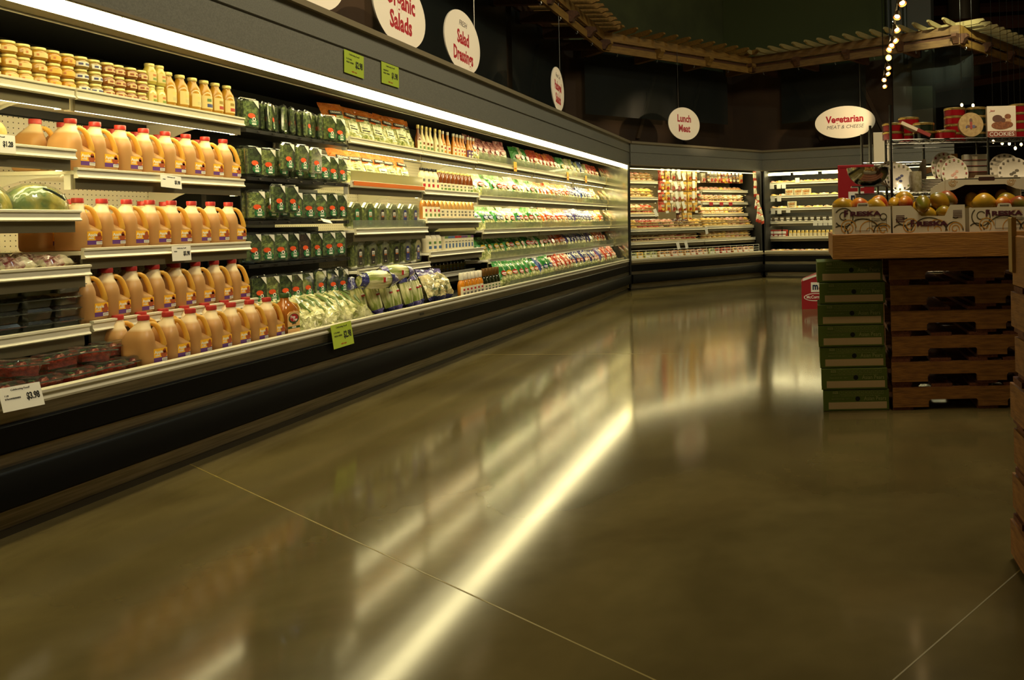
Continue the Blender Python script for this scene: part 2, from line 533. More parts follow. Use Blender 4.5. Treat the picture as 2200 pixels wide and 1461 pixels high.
def make_shelf(fr, s0, s1, tf, z, label, lit=True, tb=0.93, rail=railm, shield=0.055, brackets=True, thick=0.02, group=None, tall=0.0):
    L = s1-s0-0.012; D = tb-tf
    root = tag(thing('display_shelf'), label, 'shelf', group)
    at(root, fr, s0+0.006, tf, z)
    if fr is F1: root.scale = (1, 1.0769, 1)
    MB().box(0, L, 0.012, D, -thick, 0).build('shelf_plate', enamel_d, root)
    t = tall
    MB().prism([(0.012,-0.04),(-0.006,-0.04),(-0.012,-0.034),(-0.003,-0.022),(-0.003,0.0+t),(-0.010,0.004+t),(-0.010,0.013+t),(0.0,0.016+t),(0.012,0.016+t)], 0, L).build('price_rail', rail, root, 25)
    if shield:
        MB().box(0.01, L-0.01, 0.014, 0.026, -0.04-shield, -0.02).build('light_shield', shieldm, root)
    if brackets:
        for x in (0.012, L-0.02):
            pr = [(0.08,-0.02),(D,-0.02)]
            for k in range(9):
                u = 1-k/8
                pr.append((0.09+(D-0.09)*u, -0.032-0.20*u**2.6))
            MB().prism(pr, x, x+0.008).build('bracket', enamel, root)
    if lit:
        lt = MB().tube([(0.03,0.05,-0.05-shield*0.55), (L-0.03,0.05,-0.05-shield*0.55)], 0.0125, 10).build('light_tube', tube_on, root)
        mb = MB()
        for x in (0.02, L-0.02):
            mb.box(x-0.012, x+0.012, 0.034, 0.066, -0.07-shield*0.5, -0.02)
        mb.build('lamp_holder', enamel, lt)
    return root
# end-left sections
make_shelf(F1, 1.47, 2.69, 0.35, 1.975, 'top shelf of mustard jars at the left end of the long case', tall=0.004)
make_shelf(F1, 2.69, 3.91, 0.35, 1.975, 'top shelf carrying small jars and juice bottles above the cider jugs', tall=0.004)
make_shelf(F1, 2.69, 3.91, 0.36, 1.575, 'upper shelf of cider jugs just under the jar shelf')
make_shelf(F1, 2.69, 3.91, 0.32, 1.163, 'middle shelf of cider jugs at camera height', lit=False)
make_shelf(F1, 2.69, 3.91, 0.27, 0.795, 'lowest shelf of cider jugs above the bottom deck', lit=False)
make_shelf(F1, 1.47, 2.69, 0.35, 1.665, 'short shelf with the pale melon at the far left')
make_shelf(F1, 1.47, 2.67, 0.30, 1.355, 'short shelf with cut green melons at the far left', lit=False)
make_shelf(F1, 1.47, 2.68, 0.25, 1.082, 'short shelf of strawberry bags at the far left', lit=False)
make_shelf(F1, 1.47, 2.685, 0.27, 0.785, 'short shelf of stacked blackberry boxes at the far left', lit=False)
# salad sections
make_shelf(F1, 5.13, 6.36, 0.36, 1.985, 'top shelf of orange salad bags beside the herb rack')
make_shelf(F1, 6.36, 7.63, 0.36, 1.985, 'top shelf of slim dressing bottles right of the orange salad bags')
make_shelf(F1, 5.13, 6.36, 0.35, 1.625, 'second shelf of orange salad bags with an orange front strip', tall=0.0)
make_shelf(F1, 6.36, 7.63, 0.35, 1.605, 'second shelf of white and brown dressing bottles')
make_shelf(F1, 5.13, 6.36, 0.32, 1.235, 'shelf of upper lettuce boxes between herbs and yellow bottles', lit=False)
make_shelf(F1, 6.36, 7.63, 0.33, 1.325, 'shelf of yellow dressing bottles below the brown ones', lit=False)
make_shelf(F1, 6.36, 7.63, 0.30, 0.995, 'shelf of white cartons above the dark jars', lit=False)
make_shelf(F1, 5.13, 6.36, 0.30, 0.90, 'shelf of lower lettuce boxes above the romaine bags', lit=False)
make_shelf(F1, 6.36, 7.63, 0.42, 0.76, 'low shelf of dark jars above the deck bottles', lit=False)
# bagged salad sections
nsec = [7.63, 9.52, 11.41, 13.30]
for j in range(3):
    w = ['near', 'middle', 'far'][j]
    for zz, tf, nm, lit in [(1.99,0.36,'top',True), (1.58,0.34,'second',True), (1.195,0.30,'third',False), (0.86,0.24,'fourth',False)]:
        make_shelf(F1, nsec[j], nsec[j+1], tf, zz, '%s shelf in the %s third of the bagged salad run' % (nm, w), lit=lit)

# ------------------------------------------------------------------ products of the long case
def sq(hx, y0, y1, z, n=20, p=4.0):
    cy = (y0+y1)/2; hy = (y1-y0)/2; r = []
    for k in range(n):
        a = 2*PI*k/n; c, s_ = math.cos(a), math.sin(a)
        r.append((hx*math.copysign(abs(c)**(2/p), c), cy+hy*math.copysign(abs(s_)**(2/p), s_), z))
    return r

def juice_material():
    m = bpy.data.materials.new('cider_in_milky_plastic'); m.use_nodes = True
    nt = m.node_tree; b = nt.nodes['Principled BSDF']
    tc = nt.nodes.new('ShaderNodeTexCoord'); sp = nt.nodes.new('ShaderNodeSeparateXYZ')
    nt.links.new(tc.outputs['Object'], sp.inputs[0])
    r = nt.nodes.new('ShaderNodeValToRGB'); e = r.color_ramp.elements
    e[0].position = 0.192; e[1].position = 0.206
    e[0].color = lin((204,156,96)); e[1].color = lin((238,216,172))
    nt.links.new(sp.outputs['Z'], r.inputs[0]); nt.links.new(r.outputs[0], b.inputs['Base Color'])
    b.inputs['Roughness'].default_value = 0.38
    t = nt.nodes.new('ShaderNodeBsdfTranslucent'); nt.links.new(r.outputs[0], t.inputs[0])
    mx = nt.nodes.new('ShaderNodeMixShader'); mx.inputs[0].default_value = 0.35
    nt.links.new(b.outputs[0], mx.inputs[1]); nt.links.new(t.outputs[0], mx.inputs[2])
    nt.links.new(mx.outputs[0], nt.nodes['Material Output'].inputs['Surface'])
    return m
juice = juice_material()
hdpe = mat('amber_handle', (232,186,78), 0.4, trans=0.4)
redcap = mat('red_cap', (170,44,36), 0.4)
lab_y = mat('yellow_label', (240,178,30), 0.5)
lab_p = mat('purple_label', (92,50,120), 0.5)
lab_r = mat('russet_label', (160,74,34), 0.5)

def jug():
    r = thing('cider_jug')
    b = MB()
    def ring(hw, z, p=5.0, cut=0.0, n=36):
        out = []
        for k in range(n):
            a = 2*PI*k/n; c, s_ = abs(math.cos(a)), abs(math.sin(a))
            rr = hw/((c**p+s_**p)**(1/p))
            d = math.atan2(math.sin(a+PI/4), math.cos(a+PI/4))          # angle away from the handle corner
            if cut: rr = min(rr, rr*(1-cut)+rr*cut*min(1, (abs(d)/.95)**3))
            out.append((rr*math.cos(a), rr*math.sin(a), z))
        return out
    b.loft([ring(.062,0), ring(.071,.006), ring(.0745,.025), ring(.0745,.098), ring(.0745,.108,cut=.06), ring(.074,.120,cut=.26), ring(.0735,.136,cut=.50),
            ring(.071,.158,cut=.60), ring(.064,.178,p=4,cut=.60), ring(.053,.198,p=3.2,cut=.52), ring(.039,.217,p=2.6,cut=.30), ring(.029,.231,p=2), ring(.0235,.238,p=2), ring(.0225,.250,p=2)])
    b.build('jug_body', juice, r, 60)
    dg = lambda q, z: (q*.7071, -q*.7071, z)
    MB().tube([dg(.020,.228),dg(.036,.226),dg(.050,.216),dg(.061,.196),dg(.070,.168),dg(.077,.140),dg(.080,.116),dg(.070,.098)], [.011,.012,.012,.012,.012,.0125,.014,.016], 10).build('handle', hdpe, r, 80)
    MB().lathe([(.0235,.246),(.0255,.248),(.0255,.269),(.024,.272),(.0,.272)], 20).build('cap', redcap, r)
    l = MB()
    y = -.0752
    l.plate([(-.040,.052),(.040,.052),(.040,.098),(-.040,.098)], y, -.070, 0)
    l.plate([(-.040,.030),(.040,.030),(.040,.052),(-.040,.052)], y, -.070, 1)
    l.disc(.020, .066, .019, .018, y-.0003, .0004, 14, 2)
    l.disc(.024, .082, .010, .012, y-.0003, .0004, 10, 2)
    l.plate([(.008,.031),(.039,.031),(.039,.046),(.008,.046)], y-.0006, y, 3)
    for k in range(7):
        l.plate([(.011+k*.004,.034),(.0125+k*.004,.034),(.0125+k*.004,.044),(.011+k*.004,.044)], y-.0009, y, 4)
    put_text(l, 'Apple', .021, -.012, y-.0008, .080, 3, bold=.02)
    put_text(l, 'CIDER', .010, -.020, y-.0008, .062, 3, bold=.02)
    lo = l.build('printed_label', [lab_y, lab_p, lab_r, paper, ink], r); lo.location = (.016, 0, 0)
    return r
JUG = Kind(jug)
def jugrow(ss, t, z, where, grp, jit=0.12):
    for i, s in enumerate(ss):
        o = JUG.new('red-capped cider jug, %s from left %s' % (nth(i), where), 'jug', grp)
        at(o, F1, s, t, z, R_.uniform(-jit, jit)*0.6)
jugrow([2.735] + [2.722+.156*i for i in range(1, 8)], .445, 1.576, 'in the front row of the upper jug shelf', 'cider jugs on the upper jug shelf')
jugrow([2.735] + [2.722+.155*i for i in range(1, 8)], .405, 1.164, 'in the front row of the middle jug shelf', 'cider jugs on the middle jug shelf')
jugrow([2.72] + [2.705+.1525*i for i in range(1, 8)], .355, .796, 'in the front row of the lowest jug shelf', 'cider jugs on the lowest jug shelf')
jugrow([2.869+.157*i for i in range(7)], .115, .5505, 'in the front row on the bottom deck', 'cider jugs in front on the bottom deck')
jugrow([2.850, 2.995, 3.145, 3.295, 3.452, 3.612, 3.80], .275, .5505, 'in the rear row on the bottom deck', 'cider jugs behind on the bottom deck', .05)
jugrow([2.66, 2.815, 2.97, 3.125, 3.28, 3.44, 3.595, 3.75], .605, 1.576, 'in the rear row of the upper jug shelf', 'cider jugs behind on the upper jug shelf', .05)
jugrow([2.66, 2.815, 3.28, 3.44], .565, 1.164, 'in the rear row of the middle jug shelf', 'cider jugs behind on the middle jug shelf', .05)
jugrow([2.66, 2.815, 2.97, 3.12, 3.28, 3.44], .515, .796, 'in the rear row of the lowest jug shelf', 'cider jugs behind on the lowest jug shelf', .05)

def green_cap_jug():
    r = thing('apple_juice_bottle')
    g = mat('amber_juice_glass', (176,104,36), 0.15, coat=0.6, trans=0.25)
    MB().loft([sq(.060,-.055,.055,0), sq(.068,-.062,.062,.01), sq(.068,-.062,.062,.15), sq(.064,-.058,.06,.18), sq(.046,-.042,.044,.21), sq(.026,-.026,.026,.235,p=2), sq(.022,-.022,.022,.262,p=2)]).build('bottle_body', g, r, 60)
    MB().lathe([(.024,.256),(.027,.258),(.027,.280),(.025,.284),(0,.284)], 18).build('cap', mat('green_cap', (44,70,26), 0.4), r)
    MB().tube([(.035,-.02,.215),(.062,-.03,.205),(.074,-.035,.175),(.072,-.035,.14),(.060,-.03,.125)], .010, 8).build('handle', hdpe, r, 80)
    l = MB(); y = -.0635
    l.plate([(-.052,.025),(.052,.025),(.052,.15),(.035,.165),(-.035,.165),(-.052,.15)], y, -.060, 0)
    l.plate([(-.052,.055),(.052,.055),(.052,.070),(-.052,.070)], y-.0004, y, 1)
    l.disc(.0, .120, .045, .032, y-.0004, .0004, 20, 1)
    l.disc(.0, .124, .036, .025, y-.0008, .0004, 20, 2)
    put_text(l, 'Tree', .022, -.012, y-.0012, .130, 3, bold=.03, shear=.2)
    put_text(l, 'Top', .022, .008, y-.0012, .112, 3, bold=.03, shear=.2)
    put_text(l, 'CIDER', .013, 0, y-.0008, .0625, 3, bold=.03)
    put_text(l, 'APPLE', .013, 0, y-.0008, .085, 4, bold=.02)
    l.build('printed_label', [mat('peach_label', (226,178,112), 0.5), mat('dark_green_label', (40,72,30), 0.5), inkr, inkw, ink], r)
    return r
o = green_cap_jug()
tag(o, 'amber apple juice bottle with green cap at the right end of the bottom cider jugs', 'bottle'); at(o, F1, 3.965, .10, .5505, -0.1)

# jars and bottles on the top shelf
gold = mat('pale_gold_lid', (226,206,128), 0.3, 0.2)
jarc = {'c': mat('mustard_pale', (168,122,40), 0.18, coat=.5), 'y': mat('mustard_yellow', (176,116,20), 0.18, coat=.5),
        'b': mat('relish_olive', (140,112,48), 0.18, coat=.5), 'r': mat('relish_brown', (126,74,24), 0.18, coat=.5)}
jarl = {'c': mat('cream_jar_label', (214,190,126), 0.5), 'y': mat('gold_jar_label', (212,168,66), 0.5),
        'b': mat('white_jar_label', (222,214,196), 0.5), 'r': mat('beige_jar_label', (214,184,128), 0.5)}
jark = {'c': mat('rust_print', (184,110,52), 0.5), 'y': mat('rust_print', (184,110,52), 0.5), 'b': mat('navy_print', (66,66,110), 0.5), 'r': mat('brown_print', (140,70,30), 0.5)}
def jar(k):
    r = thing('condiment_jar')
    MB().lathe([(.026,0),(.031,.002),(.0345,.010),(.0355,.025),(.0345,.044),(.030,.054),(.027,.057),(.027,.062)], 16).build('jar_glass', jarc[k], r, 70)
    MB().lathe([(.029,.058),(.030,.060),(.030,.072),(.028,.0745),(0,.0745)], 16).build('lid', gold, r)
    l = MB(); n = 9
    ring = lambda z, rr: [(rr*math.sin(-1.05+2.1*i/(n-1)), -rr*math.cos(-1.05+2.1*i/(n-1)), z) for i in range(n)]
    vs = ring(.016,.0362)+ring(.043,.0358); fs = [(i, i+1, i+1+n, i+n) for i in range(n-1)]
    l.add(vs, fs, 0)
    vs = ring(.023,.0368)+ring(.036,.0366); fs = [(i, i+1, i+1+n, i+n) for i in ((1,2,4,5,6) if k in 'br' else (1,))]
    l.add(vs, fs, 1)
    l.build('label_band', [jarl[k], jark[k]], r)
    return r
JAR = {k: Kind(jar, k) for k in 'cybr'}
names = {'c': 'pale mustard jar with cream label', 'y': 'yellow mustard jar with gold label', 'b': 'olive relish jar with navy label', 'r': 'brown relish jar with beige label'}
lvl = ['bottom', 'middle', 'top']
cols = [('c', 2.225), ('c', 2.305), ('c', 2.383), ('c', 2.455), ('c', 2.530), ('y', 2.606), ('y', 2.682), ('b', 2.762), ('b', 2.840), ('r', 2.914), ('r', 2.989), ('r', 3.061), ('r', 3.134)]
for i, (k, s) in enumerate(cols):
    for j in range(3):
        o = JAR[k].new('%s, %s in the %s jar stack from the left' % (names[k], lvl[j], nth(i)), 'jar', 'stacked condiment jars on the top shelf')
        at(o, F1, s+R_.uniform(-.004,.004), .40+R_.uniform(-.004,.004), 1.976+.0640*j, R_.uniform(-.3,.5)); o.scale = (1, 1, .85)

def bottle(prof, body, cap, label=None, lz=(0,0), lr=0, capz=None, seg=14, lmat2=None, name='bottle'):
    r = thing(name)
    MB().lathe(prof, seg).build('bottle_body', body, r, 70)
    if cap is not None:
        a, b, rr = capz
        MB().lathe([(rr*.95,a),(rr,a+.002),(rr,b-.003),(rr*.9,b),(0,b)], seg).build('cap', cap, r)
    if label is not None:
        n = 9; l = MB()
        ring = lambda z, q: [(q*math.sin(-1.3+2.6*i/(n-1)), -q*math.cos(-1.3+2.6*i/(n-1)), z) for i in range(n)]
        l.add(ring(lz[0], lr)+ring(lz[1], lr), [(i, i+1, i+1+n, i+n) for i in range(n-1)], 0)
        m = [label]
        if lmat2:
            h = lz[1]-lz[0]
            l.add(ring(lz[0]+.12*h, lr+.0006)+ring(lz[0]+.38*h, lr+.0006), [(i, i+1, i+1+n, i+n) for i in range(2, n-2)], 1)
            l.add(ring(lz[0]+.55*h, lr+.0006)+ring(lz[0]+.78*h, lr+.0006), [(i, i+1, i+1+n, i+n) for i in (2, 3, 5)], 2)
            m += list(lmat2)
        l.build('label_band', m, r)
    return r
lemon = mat('lemon_juice', (200,146,44), 0.2, coat=.5, trans=.2)
slim = Kind(bottle, [(.028,0),(.031,.004),(.031,.085),(.024,.100),(.022,.115)], mat('pickle_glass', (196,176,82), .2, coat=.5), gold, jarl['c'], (.02,.075), .0318, (.108,.128,.024), lmat2=(mat('leaf_print', (120,140,60), .5), mat('rust_print', (184,110,52), .5)), name='pickle_jar')
for i, s in enumerate([3.200, 3.266]):
    for j in range(2):
        o = slim.new('slim pickle jar, %s of the %s two-high stack beside the juice bottles' % (['lower','upper'][j], ['left','right'][i]), 'jar', 'slim pickle jars stacked two high')
        at(o, F1, s, .40, 1.976+.122*j, .3); o.scale = (1, 1, .945)
jb = []
for q, (c1, c2) in enumerate([((214,190,110),(190,176,120)), ((96,120,60),(60,70,120)), ((150,120,40),(168,52,30))]):
    jb.append(Kind(bottle, [(.038,0),(.043,.005),(.043,.145),(.038,.175),(.024,.205),(.021,.215),(.021,.228)], lemon, gold, jarl['c'], (.045,.135), .0438, (.222,.246,.025), lmat2=(mat('juice_print_a%d' % q, c2, .5), mat('juice_print_b%d' % q, c1, .5)), name='juice_bottle'))
for i, (s, q) in enumerate([(3.335,0), (3.430,0), (3.527,0), (3.622,1), (3.716,2), (3.818,2)]):
    o = jb[q].new('clear yellow juice bottle with gold cap, %s from the left on the top shelf' % nth(i), 'bottle', 'yellow juice bottles on the top shelf')
    at(o, F1, s, .41, 1.976, R_.uniform(0,.5)); o.scale = (1, 1, .89)

# ------------------------------------------------------------------ herb rack
herbmats = [mat('herb_%d' % i, a, .55, col2=b, nscale=48, nmin=.42, nmax=.6, bump=1.0, bscale=55) for i, (a, b) in enumerate([((58,82,36),(132,152,82)), ((84,104,40),(164,176,92)), ((44,64,30),(104,124,64)), ((74,40,46),(120,84,60))])]
film = clear('clamshell_plastic', haze=.05, gloss=.06)
orange = mat('orange_sticker', (226,84,34), .5); dkgreen = mat('green_sticker', (34,104,54), .5)
def clam(h, w=.125, d=.034, H=.205):
    r = thing('herb_clamshell')
    b = MB()
    hw = w/2
    ring = lambda y, q: [(x, y, z) for x, z in [(-hw+q+.012,q), (hw-q-.012,q), (hw-q,q+.012), (hw-q,H-q-.02), (hw-q-.02,H-q), (-hw+q+.02,H-q), (-hw+q,H-q-.02), (-hw+q,q+.012)]]
    b.loft([ring(-d/2,.010), ring(-.004,.004), ring(-.003,0), ring(.003,0), ring(.004,.004), ring(d/2,.010)])
    b.build('clear_box', film, r, 25)
    g = MB(); q = random.Random(h*5+1)
    nx, nz = 7, 11
    for side in (-1, 1):
        vs = [((-.5+i/(nx-1))*(w-.026)+q.uniform(-.002,.002), side*(d/2-.006+q.uniform(-.006,.002)), .014+j/(nz-1)*(H-.034)) for j in range(nz) for i in range(nx)]
        fs = [(j*nx+i, j*nx+i+1, (j+1)*nx+i+1, (j+1)*nx+i) for j in range(nz-1) for i in range(nx-1)]
        g.add(vs, fs if side < 0 else [tuple(reversed(f)) for f in fs])
    g.box(-w/2+.013, w/2-.013, -d/2+.010, d/2-.010, .013, H-.02)
    g.build('herbs', herbmats[h], r, 30)
    l = MB(); y = -d/2-.0006
    l.disc(-.002, .086, .026, .017, y, .0005, 16, 0)
    l.disc(.014, .064, .0125, .0125, y-.0004, .0005, 12, 1)
    l.disc(.014, .064, .006, .007, y-.0009, .0004, 10, 4)
    l.disc(.010, .044, .033, .025, y, .0005, 18, 2)
    l.plate([(-.002,.026),(.028,.026),(.028,.037),(-.002,.037)], y-.0009, y-.0003, 1)
    for k in range(3):
        l.plate([(-.008+.002*k,.052-k*.004),(.032-.002*k,.052-k*.004),(.032-.002*k,.0505-k*.004),(-.008+.002*k,.0505-k*.004)], y-.0008, y, 3)
    l.build('sticker', [orange, paper, dkgreen, inkw, ink], r)
    MB().plate([(.010,H-.012),(w/2-.012,H-.014),(w/2-.010,H-.065)], y-.0004, y, 0).build('corner_flag', paper, r)
    return r
CL = [Kind(clam, i) for i in range(4)]
rows = [('top', 1.94, [4.03,4.23,4.36,4.47,4.64,4.79,4.92,5.05]), ('second', 1.62, [4.04,4.18,4.33,4.50,4.66,4.82,4.94,5.06]), ('third', 1.325, [4.06,4.20,4.33,4.47,4.62,4.77,4.92,5.05]),
        ('fourth', 1.03, [4.02,4.155,4.29,4.43,4.57,4.71,4.86,5.0]), ('bottom', .735, [4.06,4.19,4.33,4.46,4.60,4.75,4.90,5.04])]
tilt = [-.3,.4,.8,.55,.25,.65,-.3,-.3]
for ri, (rn, z, ss) in enumerate(rows):
    for i, s in enumerate(ss):
        dep = R_.choice([2, 3, 3])
        for k in range(dep):
            v = 3 if (ri == 3 and i == 4) else R_.choice([0, 0, 1, 2] if ri != 1 else [0, 1, 1, 2])
            lb = 'clear herb clamshell, %s from the left at the front of the %s herb row' % (nth(i), rn)
            if k: lb = 'clear herb clamshell hung %s behind the %s box of the %s herb row' % (['','directly','second'][k], nth(i), rn)
            o = CL[v].new(lb, 'herb box', 'herb clamshells on the %s pegs' % rn)
            yaw = (tilt[i] if ri == 0 else R_.uniform(-.45,-.12))
            at(o, F1, s-(.012*k), .40+.040*k+R_.uniform(-.006,.006), z+R_.uniform(-.006,.006), yaw if k == 0 else yaw*.6, R_.uniform(-.05,.02))
for i, (s, z, w) in enumerate([(4.30,1.665,'second'), (4.465,1.667,'second'), (4.62,1.658,'second'), (4.19,1.365,'third'), (4.335,1.365,'third')]):
    o = CL[[1,1,1,0,0][i]].new('herb clamshell hung out in front of the %s herb row, %s of five pulled forward' % (w, nth(i)), 'herb box', 'herb clamshells pulled forward')
    at(o, F1, s, .325, z, -.12)
# peg rails and pegs of the herb rack: one rack
rk = tag(thing('peg_rack'), 'black peg rack holding the rows of herb clamshells', 'rack'); at(rk, F1, 4.06, 0, 0); rk.scale = (1, 1.0769, 1)
for ri, (rn, z, ss) in enumerate(rows):
    MB().box(0, 1.20, .60, .63, z-.03, z+.24).build('peg_panel', blackm, rk)
    MB().prism([(.36,z-.034),(.36,z-.010),(.39,z-.010),(.60,z-.018),(.60,z-.034)], 0.02, 1.19).build('peg_rail', mat('black_rail', (24,24,22), .35), rk)
    if ri < 4:
        for s in [4.06+.145*q for q in range(8)]:
            MB().box(s-3.92-.012, s-3.92+.012, .353, .36, z-.026, z-.018).build('peg_tip', chrome, rk)

# ------------------------------------------------------------------ lettuce boxes
lett = mat('lettuce_mix', (86,102,34), .5, col2=(166,168,84), nscale=45, bump=.9, bscale=60)
def lettuce(kind):
    r = thing('lettuce_box'); w, H, d = .150, .225, .08; hw = w/2
    b = MB()
    ring = lambda y, q: [(x, y, z) for x, z in [(-hw+q+.015,q), (hw-q-.015,q), (hw-q,q+.015), (hw-q,H-q-.04), (hw-q-.035,H-q), (-hw+q+.035,H-q), (-hw+q,H-q-.04), (-hw+q,q+.015)]]
    b.loft([ring(-d/2,.014), ring(-d/2+.012,.008), ring(-.003,.003), ring(-.002,0), ring(.002,0), ring(.003,.003), ring(d/2,.012)])
    b.build('clear_box', film, r, 25)
    g = MB(); q = random.Random(kind+11); nx, nz = 8, 11
    vs = [((-.5+i/(nx-1))*(w-.03), -d/2+.006+q.uniform(0,.012), .016+j/(nz-1)*(H-.05)) for j in range(nz) for i in range(nx)]
    g.add(vs, [(j*nx+i, j*nx+i+1, (j+1)*nx+i+1, (j+1)*nx+i) for j in range(nz-1) for i in range(nx-1)])
    g.box(-hw+.016, hw-.016, -d/2+.018, d/2-.01, .014, H-.03)
    g.build('lettuce', lett, r, 30)
    l = MB(); y = -d/2-.001
    c = [dkgreen, mat('black_label', (36,28,24), .5), mat('navy_label', (38,44,104), .5)][kind]
    pr = [(-.025,.03),(.025,.03),(.025,.135)]+[(.025*math.cos(PI*k/8), .135+.03*math.sin(PI*k/8)) for k in range(1, 8)]+[(-.025,.135)]
    l.plate(pr, y, -d/2+.004, 0)
    l.plate([(-.018,.108),(.018,.108),(.018,.140),(-.018,.140)], y-.0005, y, 1)
    l.plate([(-.018,.096),(.018,.096),(.018,.107),(-.018,.107)], y-.0005, y, 2)
    for k in range(3):
        l.plate([(-.012,.128-k*.007),(.012,.128-k*.007),(.012,.1245-k*.007),(-.012,.1245-k*.007)], y-.0008, y, 0)
    l.plate([(-.010,.045),(.010,.045),(.010,.049),(-.010,.049)], y-.0005, y, 1)
    l.build('arched_label', [c, paper, mat('rust_print', (184,110,52), .5)], r)
    return r
LT = [Kind(lettuce, i) for i in range(3)]
for rn, z, t, seq in [('upper', 1.247, .415, [0,0,1,1,2,2]), ('lower', .915, .395, [1,1,1,1,2,2])]:
    for i, q in enumerate(seq):
        s = 5.24+i*.196
        o = LT[q].new('clear lettuce box with %s arched label, %s from the left on the %s lettuce shelf' % (['green','black','navy'][q], nth(i), rn), 'lettuce box', 'lettuce boxes on the %s shelf' % rn)
        at(o, F1, s, t, z, R_.uniform(-.1,.05))
fence = clear('clear_fence', haze=.12, gloss=.12)
def front_fence(s0, s1, t, z, h, label, m=fence):
    o = MB().box(0, s1-s0, -.0015, .0015, 0, h).build('clear_shelf_fence', m)
    tag(o, label, 'shelf fence'); at(o, F1, s0, t, z)
front_fence(5.14, 6.35, .345, 1.246, .07, 'clear plastic fence in front of the upper lettuce boxes')

# ------------------------------------------------------------------ bags
def pouch(name, w, h, th, mats, zone, seed=0, nx=9, nz=13, crink=.006, seal=.10, fullness=.55):
    q = random.Random(seed); mb = MB()
    g = {}
    for side in (-1, 1):
        for j in range(nz):
            v = j/(nz-1)
            for i in range(nx):
                u = -1+2*i/(nx-1)
                bul = th/2*max(0, 1-abs(u)**3)**.5*max(0, math.sin(PI*min(1, v/(1-seal))**.8))**fullness if v < 1-seal else .0015
                edge = i in (0, nx-1) or j == 0 or j == nz-1
                k = 0 if edge else q.uniform(-crink, crink)
                ww = w/2*(1-.10*math.sin(PI*v)*(1 if v < 1-seal else 0))
                g[side, i, j] = (u*ww, side*bul+k, v*h+(0 if edge else q.uniform(-crink, crink)*.5))
    idx = {}
    for key, p in g.items():
        idx[key] = len(mb.v); mb.v.append(p)
    for side in (-1, 1):
        for j in range(nz-1):
            for i in range(nx-1):
                f = (idx[side,i,j], idx[side,i+1,j], idx[side,i+1,j+1], idx[side,i,j+1])
                mb.f.append(f if side < 0 else tuple(reversed(f)))
                mb.m.append(zone(-1+2*(i+.5)/(nx-1), (j+.5)/(nz-1)))
    for j in range(nz-1):
        for i, rv in ((0, False), (nx-1, True)):
            f = (idx[-1,i,j], idx[-1,i,j+1], idx[1,i,j+1], idx[1,i,j])
            mb.f.append(tuple(reversed(f)) if rv else f); mb.m.append(zone(-1 if i == 0 else 1, (j+.5)/(nz-1)))
    for i in range(nx-1):
        mb.f.append((idx[-1,i,nz-1], idx[-1,i+1,nz-1], idx[1,i+1,nz-1], idx[1,i,nz-1])); mb.m.append(zone(0, 1))
        mb.f.append((idx[1,i,0], idx[1,i+1,0], idx[-1,i+1,0], idx[-1,i,0])); mb.m.append(zone(0, 0))
    return mb
def shiny(name, a, b, sc=26, bump=.9, bs=34):
    return mat(name, a, .22, col2=b, nscale=sc, nmin=.38, nmax=.6, bump=bump, bscale=bs, coat=.9)
s_leaf = shiny('bagged_leaf', (112,128,52), (206,204,140))
s_pale = shiny('bagged_iceberg', (140,150,74), (216,212,150))
s_mix = shiny('bagged_mixed_leaf', (84,90,44), (196,176,120))
s_grn = shiny('green_film', (34,112,40), (70,150,64), 9)
s_blu = shiny('blue_film', (34,52,120), (84,110,170), 9)
s_red = shiny('red_film', (176,36,24), (214,92,56), 9)
s_orn = shiny('orange_film', (214,88,16), (238,140,56), 8)
s_vio = shiny('violet_film', (58,46,110), (120,110,170), 9)
s_wht = shiny('white_film', (190,182,142), (226,218,182), 12)
s_pnk = shiny('pink_film', (150,60,66), (216,150,140), 18)
s_yel = shiny('yellow_film', (220,170,30), (240,206,90), 9)
s_cel = shiny('cello_produce', (150,154,80), (224,218,160), 16, 1.2, 22)
s_nav = shiny('navy_film', (30,30,78), (60,60,120), 9)

def salad_bag(kind, w=.185, h=.265):
    r = thing('salad_bag')
    top, mid, low, patch = kind
    def zone(u, v):
        if v > .50+.26*u: return 0
        if v > .40+.22*u: return 1
        return 2
    pouch('bag', w, h, .085, None, zone, seed=hash_(kind)).build('bag_film', [top, mid, low], r, 60)
    l = MB(); y = -.0455
    l.disc(-.01, .125, .045, .026, y, .004, 16, 0)
    l.plate([(-.045,.120),(.025,.120),(.025,.130),(-.045,.130)], y-.0045, y-.0035, 1)
    l.plate([(-.035,.107),(.012,.107),(.012,.112),(-.035,.112)], y-.0045, y-.0035, 1)
    l.build('printed_badge', [patch, inkw], r)
    return r
def hash_(k):
    return sum(ord(c)*(i+1) for i, c in enumerate(''.join(m.name for m in k))) % 1000
KB = {
 'green_yellow': (s_grn, s_leaf, s_leaf, s_yel), 'green_blue': (s_grn, s_leaf, s_pale, s_blu), 'green_red': (s_grn, s_leaf, s_leaf, s_red),
 'white_green': (s_wht, s_grn, s_pale, s_red), 'red': (s_red, s_mix, s_mix, s_orn), 'orange': (s_orn, s_pale, s_mix, s_red),
 'blue': (s_blu, s_wht, s_pale, s_vio), 'violet': (s_vio, s_mix, s_pale, s_vio), 'pink': (s_pnk, s_wht, s_pale, s_pnk), 'navy': (s_nav, s_leaf, s_leaf, s_red), 'plain': (s_leaf, s_pale, s_mix, s_yel)}
desc = {'green_yellow': 'green salad bag with yellow badge', 'green_blue': 'green salad bag with blue badge', 'green_red': 'green salad bag with red badge', 'white_green': 'white and green salad bag',
 'red': 'red salad bag', 'orange': 'orange salad bag', 'blue': 'blue salad bag', 'violet': 'violet salad bag', 'pink': 'pink salad bag', 'navy': 'navy topped romaine bag', 'plain': 'pale clear salad bag'}
SB = {k: Kind(salad_bag, v) for k, v in KB.items()}
